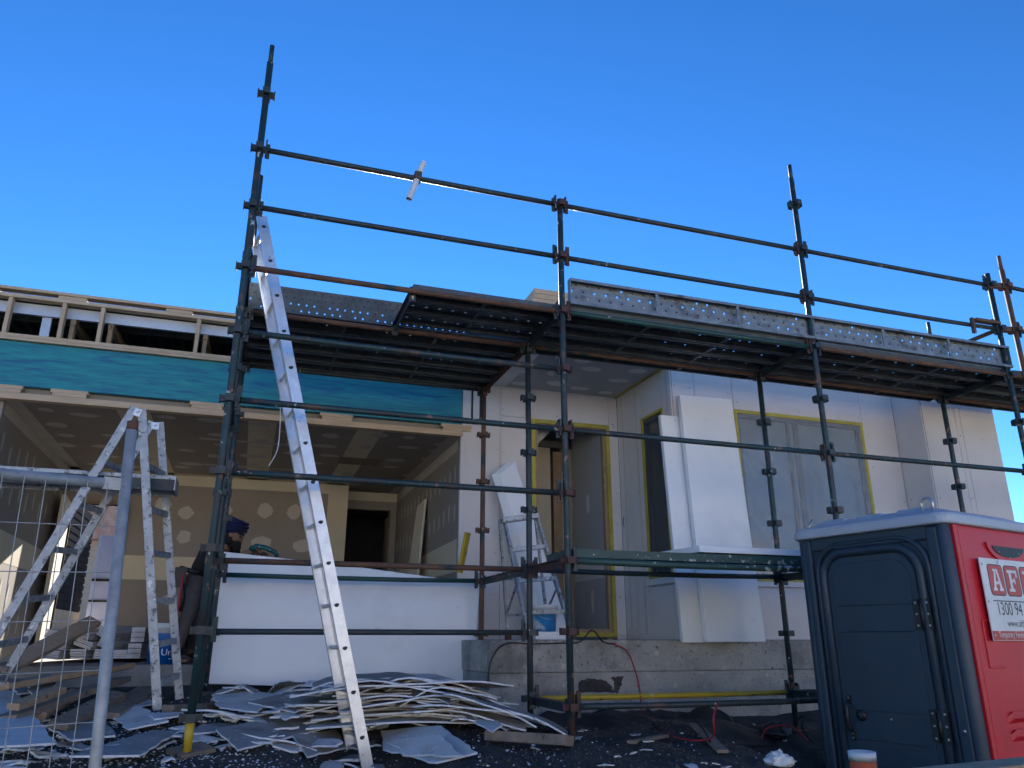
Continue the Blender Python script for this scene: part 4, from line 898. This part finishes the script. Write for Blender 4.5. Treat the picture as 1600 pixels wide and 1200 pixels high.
skin([[(hip, .135), (chest, .15), (neckb, .085)], [(chest, .15), (sh(-1), .08), (tuple(Vector(sh(-1)).lerp(Vector(elR), .9)), .058)], [(chest, .15), (sh(1), .08), (tuple(Vector(sh(1)).lerp(Vector(elL), .9)), .058)]], 'shirt', ['cloth'], pw)
skin([leg(-1, 1.2), leg(1, 1.2)], 'trousers', ['grey'], pw)
skin([foot(-1)], 'boot', ['black'], pw); skin([foot(1)], 'boot', ['black'], pw)
mb = MB(); fdv = Vector((.86, -.3, -.42)).normalized(); qt = Vector((0, 0, 1)).rotation_difference(Vector((.3, -.1, .95)))
for i, (rz, zz, rr2) in enumerate(((.04, .04, .112), (.05, .068, .12), (.055, .1, .108))):
    mb.ball(hd + qt @ Vector((-.02, 0, zz - .01)), rr2 * 1.05, rr2 * .9, rz, 20, 0, lambda v: v)
for k in range(7):
    zz = .03 + k * .016; rk = .118 - abs(k - 2.5) * .006; tl_ = .35 if k % 2 else -.25
    mb.tube([hd + qt @ Vector((-.02 + rk * 1.02 * math.cos(t), rk * .9 * math.sin(t), zz + tl_ * rk * .35 * math.cos(t) + .012)) for t in [2 * math.pi * i / 24 for i in range(25)]], .0135, 8, 0, False)
mb.build('turban', ['turban'], pw)
mb = MB()
for s_ in (-1,):
    e_ = hd + fdv * .083 + Vector((-.01, -.038, .012)); mb.ball(e_, .012, .012, .008, 10); mb.tube([e_ + Vector((-.018, -.008, .018)), e_ + Vector((.008, -.006, .022)), e_ + Vector((.028, .01, .016))], .006, 6)
mb.build('eyebrow', ['hair'], pw)
mb = MB(); bc = hd + fdv * .035 + Vector((-.01, 0, -.075)); mb.ball(bc, .062, .06, .055, 16); mb.ball(bc + Vector((.012, -.005, -.03)), .05, .045, .05, 14); mb.ball(hd + Vector((-.04, -.05, -.045)), .045, .03, .055, 14); mb.build('beard', ['hair'], pw)
mb = MB(); mb.tube([(-.56, 8.1, Z0 + .86), (-.5, 8.05, Z0 + .84), (-.42, 8.06, Z0 + .82), (-.34, 8.1, Z0 + .84)], .022, 8); mb.bx(-.6, -.5, 8.02, 8.1, Z0 + .68, Z0 + .86); mb.tube([(-.52, 8.03, Z0 + .72), (-.5, 8.02, Z0 + .6), (-.51, 8.02, Z0 + .46)], .018, 8); mb.build('tool_belt', ['black'], pw)
mb = MB(); mb.bx(-.56, -.52, 7.98, 8.03, Z0 + .28, Z0 + .5); mb.bx(-.535, -.515, 8.0, 8.02, Z0 + .5, Z0 + .8); mb.build('strap', ['redstrap'], pw)
tc = Vector((.1, 7.78, Z0 + 1.0))
mb = MB(); mb.tube([tc + Vector((-.05, .02, .02)), tc + Vector((0, 0, .05)), tc + Vector((.08, -.01, .04)), tc + Vector((.17, -.02, 0)), tc + Vector((.2, -.02, -.04))], .03, 12, 0, True, .018); to_ = mb.build('cutting_tool', ['tool']); tag(to_, 'dark green power cutter held by the worker on the foam sheet', 'power tool')
mb = MB(); mb.tube([tc + Vector((.02, -.03, .04)), tc + Vector((.03, -.036, .045))], .012, 8); mb.tube([tc + Vector((.12, -.04, .02)), tc + Vector((.13, -.045, .02))], .01, 8); mb.bar(tc + Vector((.2, -.02, -.06)), tc + Vector((.2, -.02, -.16)), .004, .012); mb.build('blade', ['steel'], to_)

# ------------------------------------------------------------------ garage contents and timber heap
def stick(name, a, b, wd, th, m, label, cat, group=None, roll=0):
    mb = MB(); a, b = Vector(a), Vector(b); up = Matrix.Rotation(roll, 3, (b - a).normalized()) @ Vector((0, 0, 1)); mb.bar(a, b, wd, th, 0, up); return tag(mb.build(name, [m], bevel=.003), label, cat, group)
# bundles of pale trim boards, ends to the street
gz0 = E(-.21); gb = 'bundles of pale trim boards on the garage slab'
bl = [(0, 0, .09, .062, 0), (.115, 0, .075, .06, .05), (.21, 0, .1, .055, 0), (-.13, .0, .1, .055, .1), (.02, .064, .11, .05, .35), (.13, .062, .1, .052, .3), (-.11, .06, .09, .05, .25), (.0, .122, .12, .05, .25), (.12, .12, .1, .07, .55), (-.14, .118, .11, .05, .2), (-.22, .0, .08, .055, 0)]
for i, (dx, dz, w_, h_, rl_) in enumerate(bl):
    o_x = -1.42 + dx * 1.7; y0 = 8.75 + random.uniform(-.05, .1); a = Vector((o_x, y0, gz0 + .05 + dz * 1.55 + h_ / 2)); b = a + Vector((.35, 1.9, 0))
    mb = MB(); up = Matrix.Rotation(rl_, 3, (b - a).normalized()) @ Vector((0, 0, 1)); dr = (b - a).normalized(); sdv = dr.cross(up).normalized(); uu = sdv.cross(dr)
    nl = 4
    for q in range(nl):
        oo = uu * ((q + .5) / nl - .5) * h_ * 1.5 + sdv * random.uniform(-.006, .006) + dr * random.uniform(-.015, .015)
        mb.bar(a + oo, b + oo, w_ * 1.5, h_ * 1.5 / nl - .003, 0, up)
    tag(mb.build('trim_bundle', ['face'], bevel=.001), 'bundle of pale trim boards, ends showing, stacked on the garage slab', 'boards', gb)
for i in range(2):
    mb = MB(); x0 = -.98 + i * .012
    for q in range(3): mb.bx(x0, x0 + .12, 8.7, 10.4, gz0 + .04 + i * .15 + q * .047, gz0 + .083 + i * .15 + q * .047)
    tag(mb.build('board_stack', ['face']), ['lower', 'upper'][i] + ' block of grey boards stacked left of the blue bucket', 'boards', gb)
gt = 'loose timber on the ground left of the garage'
stick('timber_board', at(-10, 1052, 7.2), at(148, 970, 9.0), .14, .045, 'pine', 'long pale pine board sloping up onto the trim bundles', 'timber', gt, .5)
TB = [((0, 1075), (200, 1042), .14, .04, .2, 'tan', 'brown timber board lying below the sloping pine board'), ((5, 1125), (190, 1062), .15, .04, .16, 'old', 'wide grey weathered board behind the fence mesh'),
      ((165, 1118), (232, 1078), .17, .04, .06, 'old', 'grey board lying right of the fence post, pointing at the slab'), ((20, 1105), (95, 1078), .08, .04, .22, 'tan', 'short tan timber offcut on the heap behind the mesh'),
      ((60, 1118), (120, 1082), .09, .045, .12, 'tan', 'short brown block below the tan offcut'), ((90, 1135), (185, 1085), .12, .04, .1, 'old', 'dark weathered board half buried behind the mesh'),
      ((262, 1108), (340, 1104), .1, .05, .03, 'old', 'short sleeper under the left scaffold post'), ((0, 1045), (70, 1020), .1, .04, .25, 'old', 'old timber at the far left under the trestle'),
      ((765, 1150), (890, 1158), .12, .06, .04, 'old', 'dark timber packer under the middle scaffold post'), ((270, 1183), (325, 1170), .16, .05, .0, 'old', 'sole board under the yellow post foot')]
for (a, b, w_, t_, lf, m, lb_) in TB: stick('timber_board', atg(*a, lf), atg(*b, lf), w_, t_, m, lb_, 'timber', gt, random.uniform(-.2, .2))
# leaning pieces inside the garage
slabq('upright_board', [atx(640, 900, 2.0), atx(655, 900, 2.02), atx(667, 780, 2.1), atx(655, 792, 2.08)], (-.03, .0, 0), 'narrow board leaning on the right garage wall', 'board', None, 'joint')
mb = MB(); a, b = atx(718, 895, 2.05), atx(731, 832, 2.11); mb.bar(a, b, .07, .03); tag(mb.build('spirit_level', ['yellow']), 'yellow spirit level leaning on the right garage wall', 'level')
# ------------------------------------------------------------------ cables
def cable(pts, r, m, label, n=10):
    P = []
    for i in range(len(pts) - 1):
        p0, p1, p2, p3 = pts[max(i - 1, 0)], pts[i], pts[i + 1], pts[min(i + 2, len(pts) - 1)]
        for k in range(n):
            t = k / n; P.append(.5 * ((2 * p1) + (p2 - p0) * t + (2 * p0 - 5 * p1 + 4 * p2 - p3) * t * t + (3 * p1 - p0 - 3 * p2 + p3) * t ** 3))
    P.append(pts[-1]); mb = MB(); mb.tube(P, r, 6, m if isinstance(m, int) else 0); return tag(mb.build('cable', [m]), label, 'cable')
cable([at(437, 598, 7.8), at(438, 650, 7.75), at(434, 700, 7.7), at(420, 728, 7.6)], .006, 'whitecable', 'white cable hanging from the blue beam left of the long ladder')
cable([at(762, 1072, 6.55), at(768, 1030, 6.55), at(790, 1006, 6.58), at(830, 1006, 6.6), at(870, 1005, 6.6), at(905, 1003, 6.59), at(925, 985, 6.55), at(943, 1003, 6.59), at(962, 1006, 6.58)], .007, 'cable', 'black cable running over the porch slab edge below the entry door')
cable([at(958, 1006, 6.58), at(980, 1018, 6.55), at(993, 1050, 6.52), at(1000, 1082, 6.5), at(1003, 1120, 6.45)], .007, 'redcable', 'red cable hanging down the plinth right of the middle post')
cable([at(985, 795, 7.88), at(978, 793, 7.85), at(980, 802, 7.84), at(988, 798, 7.86), at(982, 795, 7.86), at(974, 812, 7.84), at(978, 826, 7.86), at(996, 831, 7.89)], .004, 'cable', 'curl of black wire sticking out of the wall right of the entry door')
def gp(px, py, lf): return atg(px, py, lf)
cable([gp(1010, 1120, .02), gp(1035, 1140, .03), gp(1065, 1115, .14), gp(1095, 1135, .1), gp(1110, 1160, .03)], .007, 'cable', 'black cable looping over the soil below the yellow rail')
cable([gp(1015, 1115, .02), gp(1050, 1150, .03), gp(1110, 1155, .05), gp(1115, 1120, .2), gp(1122, 1098, .25)], .006, 'redcable', 'thin red cable trailing over the soil below the yellow rail')
cable([gp(1190, 1155, .03), gp(1200, 1138, .12), gp(1235, 1136, .15), gp(1262, 1158, .03)], .007, 'redcable', 'red cable arching beside the right back post')
cable([gp(1240, 1130, .12), gp(1256, 1118, .3), gp(1254, 1140, .2), gp(1270, 1160, .05)], .007, 'cable', 'black cable hooped beside the toilet')
# crumpled membrane on the soil
mb = MB(); nx, ny = 44, 24; vs = []
for j in range(ny + 1):
    for i in range(nx + 1):
        x = 2.35 + 1.9 * i / nx + .05 * noise.noise(Vector((i * .4, j * .4, 2))); y = 5.75 + .8 * j / ny + .06 * noise.noise(Vector((i * .3, 1, j * .3)))
        h = abs(noise.noise(Vector((x * 3.2 + y, y * 4, 5)))) * .09 * min(1, j / 4, i / 3, (nx - i) / 3) + .015 + sm(.75, 1, j / ny) * .05
        vs.append((x, y, gz(x, y) + h))
mb.add(vs, [(j * (nx + 1) + i, j * (nx + 1) + i + 1, (j + 1) * (nx + 1) + i + 1, (j + 1) * (nx + 1) + i) for j in range(ny) for i in range(nx)], 0, True)
mo = mb.build('plastic_membrane', ['membrane']); so_ = mo.modifiers.new('t', 'SOLIDIFY'); so_.thickness = .004; tag(mo, 'crumpled black plastic membrane lying along the foot of the plinth', 'membrane')

# ------------------------------------------------------------------ broken plasterboard
def sheet_mesh(L, W, bend, jag, seed, up='face', n=12, th=.011):
    rg = random.Random(seed); mb = MB(); lo, hi = [], []
    t0, t1 = rg.uniform(-.3, .3), rg.uniform(-.3, .3)
    for i in range(n + 1):
        x = -L / 2 + L * i / n; e = 1 - .25 * jag * abs(2 * i / n - 1) ** 3
        lo.append((x + t0 * -W / 2 * (1 - i / n), -W / 2 * e + rg.uniform(-1, 1) * W * .07 * jag)); hi.append((x + t1 * W / 2 * (i / n), W / 2 * e + rg.uniform(-1, 1) * W * .07 * jag))
    K = 3; top = []
    for i in range(n + 1):
        for k in range(K + 1):
            s = k / K; x = lo[i][0] * (1 - s) + hi[i][0] * s; y = lo[i][1] * (1 - s) + hi[i][1] * s
            if i in (0, n): x += rg.uniform(-1, 1) * .03 * jag
            u = 2 * i / n - 1; z = -bend * u * u + .15 * bend * math.sin(u * 5 + seed)
            top.append(Vector((x, y, z)))
    N_ = len(top); vs = top + [p_ - Vector((0, 0, th)) for p_ in top]
    q = lambda i, k: i * (K + 1) + k
    fs = [(q(i, k), q(i + 1, k), q(i + 1, k + 1), q(i, k + 1)) for i in range(n) for k in range(K)]
    mb.add(vs, fs, 0); b0 = 0
    for f in fs: mb.f.append([N_ + a for a in reversed(f)]); mb.m.append(1); mb.s.append(False)
    edge = [q(i, 0) for i in range(n + 1)] + [q(n, k) for k in range(1, K + 1)] + [q(i, K) for i in range(n - 1, -1, -1)] + [q(0, k) for k in range(K - 1, 0, -1)]
    for a, b in zip(edge, edge[1:] + edge[:1]): mb.f.append([b, a, N_ + a, N_ + b]); mb.m.append(2); mb.s.append(False)
    o = mb.build('plasterboard_offcut', ['face', 'back', 'gyp'] if up == 'face' else ['back', 'face', 'gyp'], loc=(0, 0, 0))
    return o
GP = 'broken plasterboard offcuts heaped in front of the garage'
def put(o, p_, yaw, tilt, roll, label):
    o.location = p_; o.rotation_euler = (roll, tilt, yaw); return tag(o, label, 'plasterboard', GP)
rg = random.Random(21)
# the tall layered heap
lay = 0
for i in range(38):
    t = i / 37
    L_ = rg.uniform(.75, 1.35) * (1.05 - .25 * t); x = 1.2 + rg.uniform(-.26, .24); y = 5.95 + rg.uniform(-.2, .2) + .12 * t
    z = gz(1.4, 5.9) + .0 + i * .0078
    put(sheet_mesh(L_, rg.uniform(.35, .6), rg.uniform(.02, .09) * (.4 + t), rg.uniform(.4, 1), i, 'back' if rg.random() < .55 else 'face'), (x, y, z + .03), rg.uniform(-.3, .15), rg.uniform(-.02, .08), rg.uniform(-.08, .05), 'curved broken plasterboard sheet within the tall layered heap right of the long ladder')
for i in range(14):
    L_ = rg.uniform(.4, .9); x = 1.68 + rg.uniform(-.25, .22); y = 5.7 + rg.uniform(-.3, .3)
    put(sheet_mesh(L_, rg.uniform(.2, .4), rg.uniform(.02, .06), 1, 60 + i, 'back' if rg.random() < .5 else 'face'), (x, y, gz(x, y) + .03 + rg.uniform(0, .16)), rg.uniform(-.7, .2), rg.uniform(.05, .35), rg.uniform(-.1, .1), 'broken plasterboard piece sliding off the right end of the layered heap')
# low scatter left of the ladder
for i in range(95):
    x = rg.uniform(-.1, 1.0); y = rg.uniform(5.35, 7.0); s = rg.random()
    put(sheet_mesh(.07 + .42 * s * s, .06 + .2 * rg.random() * (.4 + s), .015, 1.3, 100 + i, 'face' if rg.random() < .6 else 'back', 8), (x, y, gz(x, y) + .015 + rg.uniform(0, .12) * (y > 5.7)), rg.uniform(-3, 3), rg.uniform(-.25, .25), rg.uniform(-.25, .25), 'small broken plasterboard piece scattered between the scaffold post and the long ladder')
for i in range(60):
    x = rg.uniform(-1.8, -.1); y = rg.uniform(4.6, 6.3)
    put(sheet_mesh(.06 + .3 * rg.random() ** 2, .05 + .14 * rg.random(), .015, 1.3, 200 + i, 'face' if rg.random() < .6 else 'back', 8), (x, y, gz(x, y) + .012 + rg.uniform(0, .03)), rg.uniform(-3, 3), rg.uniform(-.15, .15), rg.uniform(-.15, .15), 'small broken plasterboard piece strewn on the soil left of the yellow footed post')
# large single sheets that read on their own: pixel outline laid on the ground
def bigsheet(poly, lift, up, label, jag=.012):
    pts = []
    n = len(poly)
    for i in range(n):
        a, b = poly[i], poly[(i + 1) % n]
        A, B = atg(a[0], a[1], 0), atg(b[0], b[1], 0); A.z = gz(A.x, A.y) + (a[2] if len(a) > 2 else lift); B.z = gz(B.x, B.y) + (b[2] if len(b) > 2 else lift)
        m_ = max(2, int((B - A).length / .07))
        for k in range(m_): pts.append(A.lerp(B, k / m_) + (Vector((rg.uniform(-jag, jag), rg.uniform(-jag, jag), 0)) if k else Vector((0, 0, 0))))
    mb = MB(); N_ = len(pts); c = sum(pts, Vector()) / N_; th = Vector((0, 0, -.011))
    # fit a plane so the board stays flat
    nrm = Vector()
    for i in range(N_): nrm += (pts[i] - c).cross(pts[(i + 1) % N_] - c)
    nrm.normalize(); 
    if nrm.z < 0: nrm = -nrm; pts.reverse()
    pts = [p_ - nrm * (p_ - c).dot(nrm) for p_ in pts]
    mb.add(pts + [p_ + th for p_ in pts], [list(range(N_))], 0); mb.f.append([N_ + i for i in reversed(range(N_))]); mb.m.append(1); mb.s.append(False)
    for i in range(N_): j = (i + 1) % N_; mb.f.append([j, i, N_ + i, N_ + j]); mb.m.append(2); mb.s.append(False)
    tag(mb.build('plasterboard_sheet', ['face', 'back', 'gyp'] if up == 'face' else ['back', 'face', 'gyp']), label, 'plasterboard', GP)
bigsheet([(592, 1146), (690, 1152), (745, 1188), (680, 1200), (600, 1192)], .05, 'face', 'wide pale blue sheet lying in front of the layered heap')
bigsheet([(600, 1172), (690, 1176), (720, 1200), (640, 1206)], .08, 'face', 'smaller blue white piece on the wide sheet in front of the heap')
bigsheet([(455, 1160), (525, 1150), (540, 1180), (480, 1192)], .04, 'back', 'brown torn piece left of the ladder foot on the wide sheet')
bigsheet([(640, 1118), (705, 1108), (752, 1128), (700, 1148)], .2, 'back', 'dark brown piece with a white edge on the right of the heap')
bigsheet([(335, 1158), (480, 1120), (520, 1150), (370, 1188)], .06, 'back', 'brown backed sheet with a white edge left of the ladder foot')
bigsheet([(385, 1127), (470, 1098), (535, 1108), (458, 1142)], .12, 'back', 'grey brown sheet with snapped white edge tilted on the scatter')
bigsheet([(330, 1110), (395, 1095), (430, 1112), (400, 1135), (340, 1128)], .1, 'face', 'crumbled pale piece at the left end of the scatter')
bigsheet([(700, 1128), (735, 1120), (785, 1160), (770, 1170)], .1, 'face', 'bluish strip pointing right at the end of the heap')
bigsheet([(105, 1200), (235, 1158), (280, 1157), (215, 1200)], .06, 'back', 'plain tan board at the bottom edge between fence post and scaffold')
bigsheet([(-20, 1098), (22, 1110), (80, 1200), (-20, 1210)], .12, 'face', 'big blue white sheet at the lower left corner behind the mesh')
bigsheet([(-15, 1060), (38, 1055), (75, 1110), (20, 1120)], .14, 'back', 'grey backed sheet above the blue white one at the far left')
bigsheet([(30, 1098), (75, 1085), (82, 1128), (45, 1125)], .16, 'back', 'small dark sheet with white snapped edge behind the mesh')
bigsheet([(62, 1145), (150, 1128), (178, 1165), (110, 1175)], .06, 'back', 'brown sheet with white edge under the fence mesh')
bigsheet([(165, 1125), (210, 1112), (262, 1140), (200, 1152)], .05, 'face', 'peeling white paper patch right of the fence post')
bigsheet([(193, 1114), (232, 1102), (240, 1110), (212, 1118)], .05, 'face', 'small grey tile like piece beside the trestle foot')
bigsheet([(228, 1128), (285, 1124), (288, 1130), (240, 1136)], .05, 'face', 'long thin white strip by the trestle foot')
# fine debris on the soil (uncountable)
mb = MB()
for i in range(4500):
    x = rg.uniform(-2.2, 3.3); y = rg.uniform(4.3, 7.3) if i % 3 else rg.uniform(4.3, 5.4)
    if i > 1500: x, y = rg.gauss(-.5, .75), rg.uniform(4.5, 6.6)
    if x > 1.9 and rg.random() < .75: continue
    s = rg.uniform(.003, .011) * (1.8 if rg.random() < .06 else 1); z = gz(x, y); a = rg.uniform(0, 6.28)
    c_, s_ = math.cos(a) * s, math.sin(a) * s
    mb.add([(x + c_, y + s_, z), (x - s_, y + c_, z + s * .3), (x - c_ * .8, y - s_ * 1.1, z), (x + s_, y - c_, z + s * .2), (x, y, z + s * rg.uniform(.4, .9))], [(0, 1, 4), (1, 2, 4), (2, 3, 4), (3, 0, 4)], 0)
tag(mb.build('plaster_debris', ['gyp']), 'white plaster crumbs scattered over the dark soil', 'debris', None, 'stuff')
mb = MB()
for i in range(9000):
    x = rg.uniform(-2.6, 3.5); y = rg.uniform(4.2, 7.6); sz = rg.uniform(.004, .011) * (2.2 if rg.random() < .05 else 1)
    c0 = Vector((x, y, gz(x, y) + sz * .2)); Rm = Matrix.Rotation(rg.uniform(0, 6.28), 3, Vector((rg.uniform(-1, 1), rg.uniform(-1, 1), rg.uniform(-1, 1))).normalized())
    vv = [c0 + Rm @ Vector(q_) * sz * rg.uniform(.7, 1.2) for q_ in ((1, 0, 0), (-1, 0, 0), (0, .9, 0), (0, -.9, 0), (0, 0, .7), (0, 0, -.7))]
    mb.add(vv, [(0, 2, 4), (2, 1, 4), (1, 3, 4), (3, 0, 4), (2, 0, 5), (1, 2, 5), (3, 1, 5), (0, 3, 5)], 0)
M['stone'] = mat('dark_gravel', (.035, .034, .035), (.085, .08, .076), 30, .9)
tag(mb.build('gravel', ['stone']), 'dark gravel and clods covering the soil', 'gravel', None, 'stuff')

def lump(name, m, p_, r, label, cat, seed, sq=.7, amp=.35):
    mb = MB()
    def fn(v):
        k = 1 + amp * noise.noise(v * 1.8 + Vector((seed, 0, 0))) + amp * .6 * noise.noise(v * 4.5 + Vector((0, seed, 0))); return Vector((v.x * k, v.y * k, v.z * k * sq))
    mb.ball(p_ + Vector((0, 0, r * sq * .6)), r, r, r, 26, 0, fn); return tag(mb.build(name, [m]), label, cat)
lump('crumpled_bag', 'membrane', atg(1212, 1150), .13, 'crumpled black bag on the soil left of the toilet', 'bag', 3, .5)
lump('crumpled_paper', 'bucketw', atg(1218, 1196), .075, 'crumpled dirty white paper on the soil beside the toilet', 'paper', 8, .6, .6)
lump('soil_clod', 'soil', atg(1010, 1120), .14, 'large dark clod of soil below the yellow rail', 'clod', 5, .5)
lump('soil_clod', 'soil', atg(935, 1112), .1, 'dark clod of soil right of the middle scaffold post', 'clod', 15, .6)
stick('timber_offcut', atg(1085, 1132, .05), atg(1130, 1175, .03), .07, .02, 'old', 'thin weathered timber offcut on the soil below the yellow rail', 'timber')
stick('timber_offcut', atg(985, 1160, .02), atg(1040, 1150, .02), .05, .02, 'old', 'short timber scrap on the bare soil right of the middle post', 'timber')
for i in range(22):
    p_ = atg(rg.uniform(835, 1240), rg.uniform(1130, 1198), .012)
    put(sheet_mesh(rg.uniform(.03, .1), rg.uniform(.02, .05), .006, 1.3, 300 + i, 'face' if i % 3 else 'back', 5, .006), p_, rg.uniform(-3, 3), rg.uniform(-.2, .2), rg.uniform(-.2, .2), 'tiny white plasterboard chip on the dark soil right of the heap')
# ------------------------------------------------------------------ foreground pipe and rail
pp = Vector((2.117, 2.41, 0)); zb = gz(pp.x, pp.y); zt = at(1345, 1174, 2.41).z
mb = MB(); mb.tube([(pp.x, pp.y, zb - .05), (pp.x, pp.y, zt - .012)], .044, 24, 0, False); o = mb.build('marker_pipe', ['orange'], loc=(pp.x, pp.y, zb)); tag(o, 'orange painted pipe stake with a white rim in front of the toilet', 'pipe')
mb = MB(); mb.lathe([(.0442, -.028), (.0455, -.03), (.046, 0), (.041, 0), (.041, -.2)], (pp.x, pp.y, zt), 24); mb.build('rim', ['bucketw'], o)
h2 = lambda r, f: Vector((r * math.cos(YAW) + f * math.sin(YAW), f * math.cos(YAW) - r * math.sin(YAW), E(-.296)))
a, b = h2(.9, 1.99), h2(2.1, 2.58)
rl_ = thing('timber_rail', 'pale timber rail on stakes at the bottom right corner', 'rail', (a.x, a.y, gz(a.x, a.y)))
mb = MB(); mb.bar(a - Vector((0, 0, .03)), b - Vector((0, 0, .03)), .09, .06); mb.build('top_board', ['tan'], rl_, .004)
for t in (.2, .85):
    p_ = a.lerp(b, t); mb = MB(); mb.bx(p_.x - .03, p_.x + .03, p_.y - .03, p_.y + .03, gz(p_.x, p_.y) - .05, p_.z - .061); mb.build('stake', ['old'], rl_)

# ------------------------------------------------------------------ what shows through the rear doorway
yz = gz(0, 15)
nw = thing('neighbour_wall', 'dark slatted neighbouring wall over pale brick seen through the rear doorway', 'wall', (-2.75, 14, yz))
mb = MB(); mb.bx(-2.8, -2.62, 12.6, 15.6, E(.45), E(2.1))
for i in range(14): mb.bx(-2.62, -2.605, 12.6, 15.6, E(.47 + i * .115), E(.55 + i * .115), 0)
mb.build('cladding', ['darkclad'], nw)
mb = MB(); mb.bx(-2.85, -2.6, 12.6, 15.6, yz, E(.445)); mb.build('brick_base', ['brick'], nw)
wp = thing('wrapped_frame', 'blue white house wrap on a dark frame beyond the rear doorway', 'wall', (-2.1, 15.9, yz))
for z0, z1 in ((1.05, 1.82), (.68, 1.0), (.25, .64)):
    mb = MB(); mb.bx(-2.55, -1.5, 15.9, 15.93, E(z0), E(z1)); mb.build('wrap_panel', ['wrap'], wp)
mb = MB(); mb.bx(-2.55, -1.5, 15.88, 15.95, E(1.005), E(1.045)); mb.bx(-2.55, -1.5, 15.88, 15.95, E(.645), E(.675)); mb.bx(-2.5, -2.42, 15.94, 16.02, yz, E(1.8)); mb.bx(-1.6, -1.52, 15.94, 16.02, yz, E(1.8)); mb.build('frame', ['darkclad'], wp)
text('TIONS', .07, 'signk', lambda x, z: Vector((-2.1 + x, 15.895, E(.56) + z)), wp, 'lettering', local=False)
mb = MB(); mb.bx(-4, 1.5, 14.9, 15.05, yz - .2, E(.2))
tag(mb.build('garden_wall', ['cream'], bevel=.02), 'cream stone garden wall beyond the rear doorway', 'wall')
nh = thing('neighbour_house', 'far house with terracotta roof beyond the rear doorway', 'house', (-3, 24, yz))
mb = MB(); mb.bx(-6, -1.5, 24, 30, yz, E(2.6)); mb.build('wall', ['brick'], nh)
mb = MB(); mb.prism([(-6.4, 23.6, E(2.6)), (-1.1, 23.6, E(2.6)), (-3.7, 23.6, E(3.9))], (0, 7, 0)); mb.build('roof', ['terra'], nh)
